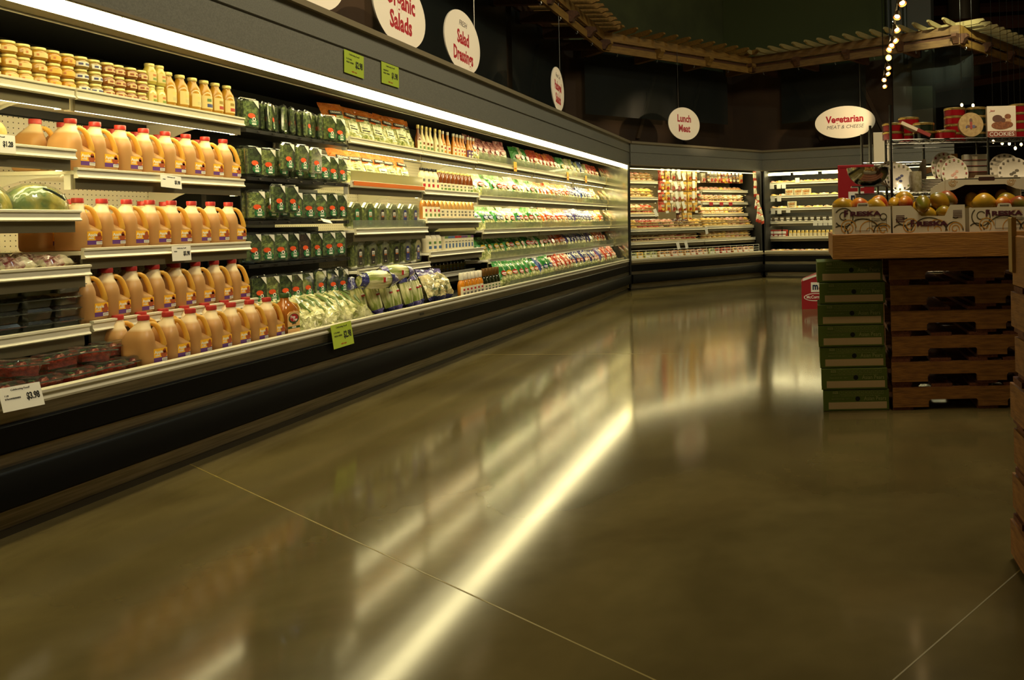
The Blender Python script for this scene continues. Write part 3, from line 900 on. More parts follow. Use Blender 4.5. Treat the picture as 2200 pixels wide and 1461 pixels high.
def pick(s, plan):
    for lim, opts in plan:
        if s < lim: return R_.choice(opts)
    return R_.choice(plan[-1][1])
G = ['green_yellow', 'white_green', 'green_yellow', 'green_red']
runs = [
 ('top', 1.992, .44, 7.72, .172, [(8.9, ['pink','pink','plain']), (9.5, ['white_green','green_red','plain']), (10.7, ['red','red','orange']), (11.6, ['white_green','plain','green_yellow']), (12.5, ['blue','plain']), (14, ['red','plain'])], -.28, 1.0),
 ('second', 1.582, .42, 7.74, .172, [(9.9, G), (11.3, ['orange','red','orange']), (12.6, ['violet','blue','violet']), (14, ['red','orange','plain'])], -.42, 1.0),
 ('third', 1.197, .38, 7.74, .172, [(9.2, ['green_blue','green_blue','white_green']), (9.9, ['white_green','green_red']), (11.0, ['red','orange']), (12.4, ['violet','blue']), (14, ['red','plain','orange'])], -.42, 1.0),
 ('fourth', .862, .33, 7.74, .176, [(9.0, ['green_red','green_red','green_yellow']), (10.2, ['green_red','white_green']), (10.9, ['red','orange']), (12.2, ['violet','violet','blue']), (14, ['plain','red','orange'])], -.45, 1.0),
 ('bottom', .552, .12, 7.80, .185, [(8.9, ['green_red','green_yellow']), (9.6, ['blue','blue','green_blue']), (10.4, ['red','red','pink']), (11.7, ['navy']), (14, ['red','violet'])], -.42, 1.0)]
for rn, z, t, s, st, plan, lean, sc in runs:
    i = 0
    while s < 13.16:
        k = pick(s, plan)
        if not (rn == 'top' and 8.72 < s < 9.05):
            o = SB[k].new('%s, %s from left on the %s level of bagged salads' % (desc[k], nth(i), rn), 'salad bag', 'bagged salads on the %s level' % rn)
            at(o, F1, s, t+R_.uniform(-.01,.01), z, R_.uniform(-.25,.05), lean+R_.uniform(-.06,.06))
            f = sc*1.14*R_.uniform(.94,1.05); o.scale = (f, f, f)
            # second bag tucked behind, only where it shows above the front one
            i += 1
        s += st*R_.uniform(.94,1.06)
for rn, z, t, n0 in [('second', 1.582, .325, 7.66), ('third', 1.197, .285, 7.66), ('fourth', .862, .225, 7.66), ('top', 1.992, .345, 7.66)]:
    for j, w in enumerate(['near', 'middle', 'far']):
        front_fence(n0+1.88*j, n0+1.88*j+1.86, t, z+.014, .075, 'clear plastic fence along the %s third of the %s bagged salad shelf' % (w, rn))
front_fence(7.70, 13.38, .02, .58, .05, 'low clear fence along the bottom deck of bagged salads')

# orange salad bags left of the dressings
def orange_bag(seed):
    r = thing('organic_salad_bag')
    def zone(u, v):
        if v > .62+.10*u: return 0
        return 1
    pouch('bag', .235, .315, .09, None, zone, seed=seed, crink=.008).build('bag_film', [s_orn, s_pale if seed % 2 else s_leaf], r, 60)
    l = MB(); y = -.048
    l.plate([(-.075,.200),(.055,.200),(.055,.232),(-.075,.232)], y, y+.004, 0)
    put_text(l, 'ORGANIC', .024, -.010, y-.0008, .216, 1, bold=.02)
    l.plate([(-.06,.075),(.05,.075),(.05,.165),(-.06,.165)], y+.001, y+.004, 2)
    l.plate([(-.045,.09),(.035,.09),(.035,.10),(-.045,.10)], y, y+.0015, 0)
    l.plate([(-.045,.115),(.015,.115),(.015,.122),(-.045,.122)], y, y+.0015, 0)
    l.build('printed_label', [ink, inkw, s_pale], r)
    return r
OB = [Kind(orange_bag, i) for i in range(3)]
for rn, z, t, ss, lean in [('top', 1.988, .47, [5.18,5.36,5.55,5.74,5.93,6.12,6.27], -.33), ('second', 1.63, .47, [5.25,5.43,5.62,5.81,6.0,6.20], -.40)]:
    for i, s in enumerate(ss):
        o = OB[i % 3].new('orange topped organic salad bag, %s from left on the %s shelf beside the herbs' % (nth(i), rn), 'salad bag', 'orange salad bags on the %s shelf' % rn)
        at(o, F1, s, t+R_.uniform(-.02,.02), z, -.15+R_.uniform(-.15,.1), lean, R_.uniform(-.05,.12))
front_fence(5.14, 6.35, .36, 1.64, .085, 'clear fence with leafy print in front of the second row of orange bags', clear('leafy_fence', tint=(214,206,150), haze=.35, gloss=.1))
st_ = MB().box(0, 1.20, -.004, .0, 0, .035).build('orange_price_strip', mat('orange_strip', (206,104,28), .45))
tag(st_, 'orange printed strip along the second orange bag shelf', 'shelf strip'); at(st_, F1, 5.14, .333, 1.600)

# dressing bottles
wl = mat('cream_label', (226,216,184), .5); grl = mat('green_print', (96,128,64), .5); prl = mat('purple_print', (96,60,110), .5); brl = mat('brown_dress', (120,62,26), .18, coat=.5)
amb = mat('amber_dress', (206,128,30), .18, coat=.5); crm = mat('cream_dress', (216,196,140), .25, coat=.4); whcap = mat('white_cap', (232,226,208), .4); blcap = mat('black_cap', (34,32,30), .4); tan = mat('tan_dress', (196,150,84), .22, coat=.4)
slimp = [(.026,0),(.030,.004),(.030,.12),(.022,.155),(.013,.185),(.012,.235)]
TB = {'w': Kind(bottle, slimp, crm, gold, wl, (.02,.12), .0306, (.225,.262,.014), lmat2=(grl, brl), name='dressing_bottle'),
      'a': Kind(bottle, slimp, amb, whcap, wl, (.02,.11), .0306, (.225,.258,.014), lmat2=(amb, inkr), name='dressing_bottle'),
      'p': Kind(bottle, slimp, amb, whcap, prl, (.02,.11), .0306, (.225,.258,.014), lmat2=(wl, wl), name='dressing_bottle'),
      'r': Kind(bottle, slimp, brl, gold, wl, (.02,.11), .0306, (.225,.262,.014), lmat2=(grl, grl), name='dressing_bottle')}
tdesc = {'w': 'slim cream dressing bottle with gold cap', 'a': 'slim amber dressing bottle with white cap', 'p': 'slim dressing bottle with purple label', 'r': 'slim dark dressing bottle with gold cap'}
seq = [('r',6.44),('w',6.52),('w',6.61),('w',6.69),('w',6.80),('w',6.90),('a',6.97),('a',7.08),('a',7.22),('a',7.30),('a',7.38),('a',7.45),('p',7.58),('p',7.65),('p',7.73)]
for i, (k, s) in enumerate(seq):
    o = TB[k].new('%s, %s from the left on the top dressing shelf' % (tdesc[k], nth(i)), 'bottle', 'slim bottles on the top dressing shelf')
    at(o, F1, s-.02, .44, 1.987, R_.uniform(-.3,.2))
medp = [(.032,0),(.036,.004),(.036,.13),(.030,.16),(.017,.185),(.016,.20)]
MBt = {'w': Kind(bottle, medp, wl, blcap, wl, (.02,.14), .0366, (.195,.222,.020), lmat2=(inkr, inkg), name='dressing_bottle'),
       'b': Kind(bottle, medp, brl, gold, wl, (.01,.09), .0366, (.195,.215,.019), lmat2=(grl, inkg), name='dressing_bottle'),
       'y': Kind(bottle, medp, tan, gold, wl, (.02,.10), .0366, (.195,.215,.019), lmat2=(inkg, inkg), name='dressing_bottle'),
       't': Kind(bottle, medp, mat('dress_tan_dark', (176,116,48), .2, coat=.5), blcap, wl, (.01,.12), .0366, (.195,.222,.020), lmat2=(grl, inkr), name='dressing_bottle')}
mdesc = {'w': 'white labelled dressing bottle with black cap', 'b': 'brown dressing bottle with gold cap', 'y': 'creamy yellow dressing bottle with gold cap', 't': 'tan dressing bottle with black cap'}
for rn, z, t, seq in [('second', 1.608, .42, 'wwwwbbbbbbbbb'), ('third', 1.328, .41, 'ttttyyyyyyyyy')]:
    for i, k in enumerate(seq):
        o = MBt[k].new('%s, %s from the left on the %s dressing shelf' % (mdesc[k], nth(i), rn), 'bottle', 'bottles on the %s dressing shelf' % rn)
        at(o, F1, 6.44+i*.092, t, z, R_.uniform(-.3,.2))
# white cartons / bottles on the low dressing shelf
blb = mat('blue_print', (70,100,140), .5)
wb = Kind(bottle, [(.04,0),(.045,.005),(.045,.13),(.04,.15),(.028,.165),(.026,.175)], wl, blcap, wl, (.02,.13), .0456, (.17,.20,.032), lmat2=(blb, grl), name='yogurt_bottle')
for i in range(3):
    o = wb.new('white bottle with dark cap, %s from the left on the low carton shelf' % nth(i), 'bottle', 'white bottles on the low carton shelf'); at(o, F1, 6.46+i*.105, .39, .998)
def carton(c):
    r = thing('drink_carton')
    MB().cbox(-.036,.036,-.036,.036,0,.15,.003).build('carton_body', wl, r)
    l = MB(); l.box(-.0365,.0365,-.0375,-.0362,.128,.15,0); l.box(-.018,.018,-.0375,-.0362,.03,.075,1); l.box(-.026,.026,-.0375,-.0362,.09,.098,2)
    l.build('printed_front', [c, blb, inkg], r); return r
CT = [Kind(carton, c) for c in (grl, blb, inkr, prl)]
for i in range(9):
    o = CT[[0,1,1,2,2,3,3,0,3][i]].new('small white carton with coloured top band, %s from the left on the low carton shelf' % nth(i), 'carton', 'small cartons on the low carton shelf'); at(o, F1, 6.80+i*.078, .385, .998)
dk = Kind(bottle, [(.030,0),(.034,.004),(.034,.09),(.028,.11),(.026,.118)], mat('dark_jar', (38,32,22), .15, coat=.6), blcap, mat('mottled_label', (150,140,60), .5), (.02,.085), .0346, (.112,.132,.028), lmat2=(blb, grl), name='dark_jar')
for i in range(13):
    o = dk.new('dark dip jar, %s from the left on the low dressing shelf' % nth(i), 'jar', 'dark jars on the low dressing shelf'); at(o, F1, 6.46+i*.085, .50, .762)
# deck bottles
dbp = [(.032,0),(.037,.004),(.037,.12),(.028,.15),(.020,.165),(.020,.18)]
db = Kind(bottle, dbp, amb, mat('tall_white_cap', (228,220,200), .4), wl, (.01,.10), .0376, (.165,.235,.024), lmat2=(inkg, inkr), name='dressing_bottle')
for i, s in enumerate([6.62, 6.705, 6.79, 6.88, 6.97, 7.055]):
    o = db.new('amber bottle with tall white cap, %s from the left at the front of the deck' % nth(i), 'bottle', 'amber bottles with tall white caps'); at(o, F1, s, .10, .552)
dg = Kind(bottle, dbp, mat('dark_green_glass', (30,36,16), .12, coat=.6), mat('brown_cap', (104,72,26), .35, .3), wl, (.01,.085), .0376, (.165,.245,.024), lmat2=(inkg, grl), name='dressing_bottle')
for i, s in enumerate([7.16, 7.245, 7.34, 7.425, 7.51]):
    o = dg.new('dark green bottle with tall brown cap, %s from left on the deck' % nth(i), 'bottle', 'dark bottles with tall brown caps'); at(o, F1, s, .10, .552)

# cello produce bags on the deck below the herbs
def cello(seed):
    r = thing('produce_bag')
    pouch('bag', .34, .44, .15, None, lambda u, v: 0, seed=seed, nx=13, nz=15, crink=.016, seal=.14, fullness=.8).build('bag_film', s_cel, r, 25)
    q = random.Random(seed)
    g = MB()
    for k in range(3):
        x = -.07+.07*k
        g.tube([(x,-.060,.10),(x+q.uniform(-.03,.03),-.083,.18),(x+q.uniform(-.02,.04),-.078,.26)], [.006,.014,.004], 6)
    g.build('leaf_print', mat('stem_green', (96,122,54), .4, coat=.6), r)
    return r
CB = [Kind(cello, i) for i in range(4)]
for i, (s, t, yaw, roll) in enumerate([(4.18,.10,.15,.1), (4.42,.12,-.05,.2), (4.66,.12,.1,.15), (4.90,.13,-.1,.25), (4.22,.30,0,.1), (4.60,.32,0,.1)]):
    o = CB[i % 4].new('crinkled bag of greens, %s' % ['leftmost in the front row on the deck below the herbs', 'second in the front row, above the lime price card', 'third in the front row on the deck', 'rightmost in the front row beside the romaine', 'left one of the rear pair under the herb rack', 'right one of the rear pair under the herb rack'][i], 'produce bag', 'clear bags of greens below the herbs')
    at(o, F1, s, t, .563, yaw, -1.02, 0)

# romaine hearts
def romaine(seed, L=.30):
    r = thing('romaine_bag')
    q = random.Random(seed)
    rings = []
    for j in range(13):
        v = j/12; rr = .062*(math.sin(PI*min(1, .12+v*.82))**.5)
        rings.append([(rr*math.cos(2*PI*k/14)*(1+.10*math.sin(k*3+seed))+q.uniform(-.003,.003), rr*.85*math.sin(2*PI*k/14), v*L) for k in range(14)])
    MB().loft(rings).build('romaine_hearts', mat('romaine_pale', (128,144,58), .25, col2=(232,226,172), nscale=14, nmin=.4, nmax=.6, stretch=(2.2,2.2,.35), bump=.5, bscale=22, coat=.7), r, 40)
    def band(z0, z1, k):
        b = MB(); rg = []
        for j in range(5):
            v = (z0+(z1-z0)*j/4); rr = .066*(math.sin(PI*min(1, .12+v/L*.82))**.5)+.002
            rg.append([(rr*math.cos(2*PI*i/14)+q.uniform(-.004,.004), rr*.87*math.sin(2*PI*i/14)+q.uniform(-.004,.004), v) for i in range(14)])
        b.loft(rg, caps=False); return b.build(k, s_vio if seed % 2 else s_nav, r, 30)
    band(-.01, .035, 'bag_end'); band(L*.74, L+.02, 'bag_end')
    l = MB(); l.plate([(-.018,.145),(.016,.145),(.016,.157),(-.018,.157)], -.0575, -.048, 0); l.plate([(-.016,.158),(.010,.158),(.010,.170),(-.016,.170)], -.0575, -.048, 1)
    l.build('printed_label', [inkr, inkw], r)
    return r
RM = [Kind(romaine, i) for i in range(2)]
for i, (s, t, z, yaw, rx, ry) in enumerate([(5.02,.19,.56,-.1,-.25,-.1), (5.16,.14,.56,-.1,-.25,-.12), (5.31,.12,.56,0,-.22,-.10), (5.45,.13,.56,0,-.28,-.05), (5.60,.11,.56,.1,-.22,-.06), (5.75,.12,.56,0,-.28,.08), (5.88,.16,.56,.1,-.3,.05)]):
    o = RM[i % 2].new('romaine bag with blue ends standing on the deck, %s from the left' % nth(i), 'lettuce bag', 'romaine bags standing on the deck'); at(o, F1, s, t, z, yaw, rx, ry)
for i, (s, t, z, yaw) in enumerate([(4.90,.14,.845,-.25), (5.30,.20,.875,-.2)]):
    o = RM[i % 2].new('romaine bag with blue ends lying across the standing bags, %s one' % ['left', 'right'][i], 'lettuce bag', 'romaine bags lying on top'); at(o, F1, s, t, z, yaw, 0, 1.62); o.scale = (1.15,1.15,1.25)
for i, (s, t) in enumerate([(6.18,.13), (6.40,.17)]):
    o = Kind(lambda sd=i: (lambda r: (pouch('bag', .27, .33, .15, None, lambda u, v: 0 if v > .78 else (2 if v < .10 else 1), seed=40+sd, nx=11, nz=14, crink=.012).build('bag_film', [s_vio, shiny('mixed_greens', (60,76,34), (214,198,140), 14, 1.1, 26), s_nav], r, 25), r)[1])(thing('greens_bag'))).new('shiny bag of mixed greens with blue header, %s of two beside the amber bottles' % ['left', 'right'][i], 'salad bag', 'shiny blue headed bags')
    at(o, F1, s, t, .56, -.1, -.5, .1)

# ------------------------------------------------------------------ far left section
melon = mat('pale_melon', (214,192,110), .45, col2=(190,160,80), nscale=20)
o = MB().blob(.075,.075,.07,16,10,.01).build('melon', melon); tag(o, 'pale yellow melon on the short shelf behind the price card', 'melon'); at(o, F1, 2.31, .46, 1.735)
gm = mat('green_melon_rind', (84,108,26), .25, col2=(196,172,50), nscale=9, nmin=.42, nmax=.62, coat=.2, bump=.25)
def half_melon():
    r = thing('wrapped_melon')
    q = MB(); rings = []
    for j in range(9):
        a = j/8*PI/2
        rings.append([(.155*math.cos(a)*math.cos(2*PI*k/20), .095*math.cos(a)*math.sin(2*PI*k/20), .10*math.sin(a)) for k in range(20)])
    q.loft(rings); q.build('melon_rind', gm, r, 50)
    MB().lathe([(.159,0),(.157,.03),(.14,.06),(.10,.088),(.05,.104),(0,.107)], 20, sy=.61).build('plastic_wrap', clear('cling_film', haze=.05, gloss=.04, bump=.6, bscale=14), r, 70)
    return r
HM = Kind(half_melon)
for i, (s, t, ry, w) in enumerate([(2.28,.46,.12,'left one of two'), (2.53,.44,-.12,'right one near the shelf end')]):
    o = HM.new('wrapped half of a green melon on a short shelf, %s' % w, 'melon', 'wrapped melon halves'); at(o, F1, s, t, 1.372, .2-.3*i, 0, ry*.3); o.scale = (.92, 1, 1.25)
tape = MB().tube([(0,0,0),(.03,-.01,-.012),(.07,-.015,-.035),(.10,-.012,-.055)], [.004,.006,.007,.004], 8).build('cut_stem', mat('dark_stem', (30,44,34), .4))
tag(tape, 'dark stem lying across the right wrapped melon half', 'stem'); at(tape, F1, 2.50, .335, 1.475)
berry_r = mat('strawberry_red', (176,50,36), .22, col2=(120,24,18), nscale=60, coat=.6, bump=.4, bscale=160)
berry_k = mat('blackberry', (22,20,26), .25, coat=.6, bump=.8, bscale=140)
leafg = mat('berry_leaf', (62,92,30), .5)
def punnet(kind, w=.165, d=.12, h=.075):
    r = thing('berry_box')
    b = MB()
    def rg(z, q): return [(x, y, z) for x, y in [(-w/2+q+.015,-d/2+q),(w/2-q-.015,-d/2+q),(w/2-q,-d/2+q+.015),(w/2-q,d/2-q-.015),(w/2-q-.015,d/2-q),(-w/2+q+.015,d/2-q),(-w/2+q,d/2-q-.015),(-w/2+q,-d/2+q+.015)]]
    b.loft([rg(0,.012), rg(h*.62,.004), rg(h*.63,-.006), rg(h*.70,-.006), rg(h*.71,.003), rg(h*.96,.012), rg(h,.022)])
    b.build('clear_box', clear('punnet_plastic', haze=.025, gloss=.03), r, 25)
    g = MB(); q = random.Random(5)
    rr = .019 if kind == 0 else .011
    nx = int((w-.03)/(rr*1.8)); ny = int((d-.03)/(rr*1.8))
    for i in range(nx):
        for j in range(ny):
            x = -w/2+.018+rr*.9+i*(w-.036-rr*1.8)/(nx-1); y = -d/2+.018+rr*.9+j*(d-.036-rr*1.8)/(ny-1)
            z = h*.5+q.uniform(-.006,.004)
            g.blob(rr, rr, rr*1.15, 7, 5, .06, 0, Matrix.Translation((x, y, z)), q)
            if kind == 0 and q.random() < .4:
                g.blob(rr*.7, rr*.7, rr*.25, 6, 3, .3, 1, Matrix.Translation((x, y, z+rr)), q)
    g.box(-w/2+.018, w/2-.018, -d/2+.018, d/2-.018, .004, h*.5)
    o = g.build('berries', [berry_r if kind == 0 else berry_k, leafg], r); o['kind'] = 'stuff'
    lb = MB(); lb.prism([(-d/2+.03,h+.0005),(d/2-.03,h+.0005),(d/2-.03,h+.003),(-d/2+.03,h+.003)], -w*.28, w*.28)
    for x0, x1, y0, y1 in ((-w/2-.005,w/2+.005,-d/2-.006,-d/2+.002), (-w/2-.005,w/2+.005,d/2-.002,d/2+.006), (-w/2-.006,-w/2+.001,-d/2,d/2), (w/2-.001,w/2+.006,-d/2,d/2)):
        lb.box(x0, x1, y0, y1, h*.62, h*.70)
    lb.build('lid_rim', clear('lid_highlight', haze=.26, gloss=.5), r)
    return r
PB = [Kind(punnet, 0), Kind(punnet, 1)]
for i in range(4):
    for j in range(4):
        o = PB[1].new('blackberry box, %s layer of the %s stack from the left' % (['bottom','second','third','top'][j], nth(i)), 'berry box', 'stacked blackberry boxes'); f = .93
        at(o, F1, 2.12+i*.158, .355, .787+j*.058, R_.uniform(-.05,.05)); o.scale = (f, .9, .75)
for i, (s, t, z, rx, ry) in enumerate([(2.11,.10,.553,0,0), (2.285,.10,.553,0,.0), (2.46,.10,.553,0,.0), (2.635,.11,.553,0,0), (2.78,.13,.553,0,0), (2.14,.24,.553,.02,0), (2.32,.25,.553,0,0), (2.50,.25,.553,0,0), (2.66,.26,.553,0,0),
                                       (2.23,.17,.630,.05,.08), (2.42,.17,.630,-.04,-.05), (2.60,.18,.630,.03,.06), (2.74,.22,.630,0,0)]):
    nm = ('%s from the left in the front row on the deck' % nth(i)) if i < 5 else (('%s from the left in the rear row on the deck' % nth(i-5)) if i < 9 else ('%s from the left in the upper layer on the deck' % nth(i-9)))
    o = PB[0].new('clear strawberry box, %s' % nm, 'berry box', 'strawberry boxes on the deck'); at(o, F1, s, t, z, R_.uniform(-.15,.15), rx, ry)
def berry_bag(seed):
    r = thing('berry_bag')
    pouch('bag', .19, .16, .07, None, lambda u, v: 0 if abs(u+.2)+abs(v-.5) < .9 else 1, seed=seed, crink=.010).build('bag_film', [shiny('red_berry_film', (110,20,18), (226,206,180), 22, 1.2, 30), s_wht], r, 25)
    return r
BG = [Kind(berry_bag, i) for i in range(2)]
for i, s in enumerate([2.14, 2.27, 2.40, 2.53, 2.60]):
    o = BG[i % 2].new('shiny bag of strawberries, %s from the left on the far left shelf' % nth(i), 'berry bag', 'strawberry bags on the far left shelf'); at(o, F1, s, .36+.06*(i % 2), 1.105+.012*(i % 2), .2*(i % 2), -1.45)

# ------------------------------------------------------------------ price cards on the long case
def card(w, h, base, price, lines, logo=False, psize=.4):
    r = thing('price_card')
    MB().box(0, w, -.0012, 0, -h, 0).build('card', base, r)
    l = MB(); y = -.0016
    put_text(l, 'Celebrating Food!', h*.11, w*.5, y, -h*.14, 0, shear=.15)
    for k, t in enumerate(lines):
        put_text(l, t, h*.095, w*.10, y, -h*(.36+.14*k), 0, align='LEFT', bold=.01)
    put_text(l, price, h*psize, w*.93, y, -h*.52, 0, align='RIGHT', bold=.035, sx=.62)
    if logo: put_text(l, 'wild oats', h*.11, w*.5, y, -h*.86, 1)
    l.build('lettering', [ink, inkr], r)
    return r
def put_card(label, s, t, z, *a, tilt=0.0, rx=0.0, yaw=0.0, **k):
    o = tag(card(*a, **k), label, 'price card'); at(o, F1, s, t, z, yaw, rx, tilt)
put_card('lime price card for $2.98 herbs, left of two on the canopy fascia', 4.475, -.053, 2.525, .25, .165, lime, '$2.98', ['5 OZ BAG', 'FRESH HERBS'], logo=True, tilt=.02)
put_card('lime price card for $1.98 herbs, right of two on the canopy fascia', 4.970, -.053, 2.535, .26, .165, lime, '$1.98', ['ASSORTED', 'FRESH HERBS'], logo=True)
put_card('lime price card for $2.98 hanging tilted from the front lip of the long case', 4.285, -.024, .583, .245, .165, lime, '$2.98', ['5 OZ BAG', 'FRESH HERBS'], logo=True, tilt=-.02, rx=-.12)
put_card('white $3.98 price card leaning on the front lip at the far left', 2.025, -.026, .628, .175, .10, paper, '$3.98', ['1 LB', 'STRAWBERRIES'], tilt=.03, rx=-.25)
put_card('white $5.98 price card on the upper jug shelf rail', 3.20, .335, 1.582, .15, .072, paper, '$5.98', ['CIDER'], rx=-.1, tilt=.06)
put_card('white $5.98 price card on the middle jug shelf rail', 3.235, .298, 1.168, .14, .085, paper, '$5.98', ['CIDER'], rx=-.05)
put_card('white $1.28 price card on the short melon shelf at the far left', 2.20, .333, 1.715, .165, .085, paper, '$1.28', ['MELON'], rx=-.05)
def stickers(label, s, t, z):
    r = tag(thing('shelf_flag'), label, 'shelf flag')
    MB().box(-.05, .05, -.002, 0, -.06, .06).build('flag', mat('yellow_flag', (226,170,40), .5), r)
    MB().box(-.03, .03, -.0028, -.0018, -.03, -.015).build('print_bar', inkr, r)
    at(r, F1, s, t, z)
for i, s in enumerate([8.75, 10.95, 11.95]):
    stickers('yellow shelf flag, %s from the left on the top bagged salad rail' % nth(i), s, .34, 1.985)
o = MB().box(-.045, .045, -.0015, .0015, -.02, .02).build('blank_tag', paper); tag(o, 'small cream tag stuck on the third herb peg rail', 'price card'); at(o, F1, 4.76, .33, 1.31, 0, -.8, .25)
o = MB().box(-.035, .035, -.002, 0, -.018, .0).build('data_plate', mat('plate_black', (30,30,30), .3)); tag(o, 'small black data plate on the steel strip under the lip', 'data plate'); at(o, F1, 5.62, -.004, .515)

# ------------------------------------------------------------------ meat case
for s0, s1, tf, z, nm, lit in [(.08,1.12,.30,2.03,'top left',1), (.08,1.12,.30,1.715,'second left',1), (.08,1.12,.30,1.40,'third left',1), (2.46,4.0,.30,1.885,'upper right',1), (2.46,4.0,.30,1.63,'middle right',1),
                               (2.46,4.0,.30,1.385,'lower right',1), (.08,2.36,.16,1.11,'long lower left',0), (2.36,4.0,.16,1.125,'long lower right',0), (.08,2.3,.13,.865,'low left',0), (2.3,4.0,.13,.865,'low right',0)]:
    make_shelf(F2, s0, s1, tf, z, '%s shelf in the angled meat case' % nm, lit=bool(lit), brackets=bool(lit))
def pack(c, w, h, th, tagc=None):
    r = thing('meat_pack')
    pouch('pack', w, h, th, None, lambda u, v: 0 if (abs(u) < .72 and v < .8) else 1, seed=int(w*1000+h*77), nx=7, nz=9, crink=.004).build('pack_film', [c[0], c[1]], r, 50)
    l = MB(); l.plate([(-w*.28,h*.5),(w*.28,h*.5),(w*.28,h*.72),(-w*.28,h*.72)], -th/2-.004, -th/2+.012, 0); l.disc(0, h*.28, w*.26, h*.15, -th/2-.004, .012, 12, 1)
    l.build('printed_label', [c[2], c[3]], r)
    return r
m_red = shiny('cured_red', (150,34,22), (206,92,60), 18); m_ham = shiny('ham_pink', (196,110,84), (236,190,160), 14); m_yel = shiny('cheese_yellow', (226,168,40), (244,206,110), 10)
m_dk = shiny('dark_sausage', (56,34,20), (110,60,34), 16); m_tan = shiny('smoked_tan', (176,118,62), (222,178,116), 16); m_wht = s_wht
PK = {k: Kind(pack, c, .13, .195, .035) for k, c in {'red': (m_red, m_red, s_wht, m_yel), 'yellow': (m_yel, m_yel, s_wht, m_red), 'white': (m_ham, m_wht, s_wht, m_red), 'dark': (m_dk, m_dk, m_tan, s_wht), 'tan': (m_tan, m_yel, s_wht, m_red)}.items()}
pdesc = {'red': 'red film meat pack', 'yellow': 'yellow film meat pack', 'white': 'white bordered meat pack', 'dark': 'dark sausage pack', 'tan': 'tan smoked meat pack'}
def hang(rn, z, ss, kinds, grp, t=.30):
    for i, s in enumerate(ss):
        k = kinds[i % len(kinds)]
        for dd in range(2):
            o = PK[k].new(('%s, %s from the left in the %s' if not dd else '%s just behind the %s pack of the %s') % (pdesc[k], nth(i), rn), 'meat pack', grp)
            at(o, F2, s+.012*dd, t+.055*dd, z-.195, R_.uniform(-.3,.1), R_.uniform(-.05,.05))
hk = ['red','yellow','white','white','tan','yellow','yellow']
for rn, z, n in [('first hanging row', 2.265, 7), ('second hanging row', 2.055, 7), ('third hanging row', 1.845, 7), ('fourth hanging row', 1.64, 7)]:
    hang(rn, z, [1.24+.165*i for i in range(n)], hk, 'packs in the %s' % rn)
hang('lowest hanging row', 1.43, [1.75, 1.90, 2.05], ['dark','yellow','yellow'], 'packs in the lowest hanging row')
hang('right hand top row', 2.245, [2.56+.125*i for i in range(11)], ['white','dark','white','white','tan','red','yellow','red','dark','dark','tan'], 'packs in the right hand top row', .34)
# white peg tickets
def ticket(w, h):
    return MB().box(-w/2, w/2, -.001, .001, -h, 0).build('peg_ticket', paper)
TK = [Kind(ticket, .085, .045), Kind(ticket, .085, .15)]
for ri, (z, ss) in enumerate([(2.29, [1.20,1.37,1.53,1.68,2.28]), (2.075, [1.25,1.43,2.29]), (1.868, [1.10,1.27,1.44,2.26]), (1.665, [1.27,1.45,2.12,2.30]), (1.465, [1.32,1.62,1.86,2.2]), (2.268, [2.62,2.73,2.84,2.95,3.06,3.17,3.30,3.43,3.56,3.68])]):
    for i, s in enumerate(ss):
        o = TK[0].new('white peg ticket, %s from the left above the %s hanging meat row' % (nth(i), ['first','second','third','fourth','lowest','right hand'][ri]), 'ticket', 'white peg tickets'); at(o, F2, s, .25, z, 0, 0, R_.uniform(-.15,.15))
for i, (s, z, ry) in enumerate([(1.66,2.24,-.3), (1.80,2.22,-.3), (2.14,2.25,0), (1.56,2.04,-.35), (1.76,2.05,-.3), (2.13,2.07,0), (1.58,1.85,-.25), (1.75,1.85,-.2), (2.12,1.86,0), (1.60,1.65,-.35), (1.78,1.65,-.3), (1.42,.85,-.3), (1.66,.86,-.3), (2.30,1.13,-.2), (.95,1.50,-.4)]):
    o = TK[1].new('long white price ticket, %s from the top left in the meat case' % nth(i), 'ticket', 'long white price tickets'); at(o, F2, s, .245 if z > 1.2 else .10, z, 0, 0, ry)
for i, s in enumerate([2.72, 3.06, 3.37]):
    o = MB().box(-.06,.06,-.002,0,-.075,0).build('red_shelf_tag', inkr); tag(o, 'red shelf tag, %s from the left on the middle right meat shelf' % nth(i), 'price card', 'red shelf tags'); at(o, F2, s, .285, 1.64)
# trays lying on the shelves
def tray(c):
    r = thing('meat_tray')
    b = MB()
    def rg(z, q): return [(x, y, z) for x, y in [(-.09+q+.015,-.065+q),(.09-q-.015,-.065+q),(.09-q,-.05+q),(.09-q,.05-q),(.075-q,.065-q),(-.075+q,.065-q),(-.09+q,.05-q),(-.09+q,-.05+q)]]
    b.loft([rg(0,.012), rg(.022,0), rg(.022,.006), rg(.012,.012)])
    b.build('foam_tray', mat('foam_cream', (196,176,130), .5), r, 30)
    MB().blob(.072,.048,.030,12,7,.10,0,Matrix.Translation((0,0,.018)), random.Random(3)).build('meat', c, r, 40)
    l = MB(); l.box(-.02,.02,-.018,.018,.047,.0485,0); l.box(-.015,.015,-.012,-.004,.0485,.049,1); l.build('printed_label', [paper, inkr], r)
    return r
TR = {k: Kind(tray, c) for k, c in {'red': m_red, 'pink': m_ham, 'yellow': m_yel, 'dark': m_dk, 'tan': m_tan}.items()}
tdsc = {'red': 'tray of cured red meat', 'pink': 'tray of pink ham slices', 'yellow': 'tray of yellow cheese', 'dark': 'tray of dark sausage', 'tan': 'tray of smoked tan meat'}
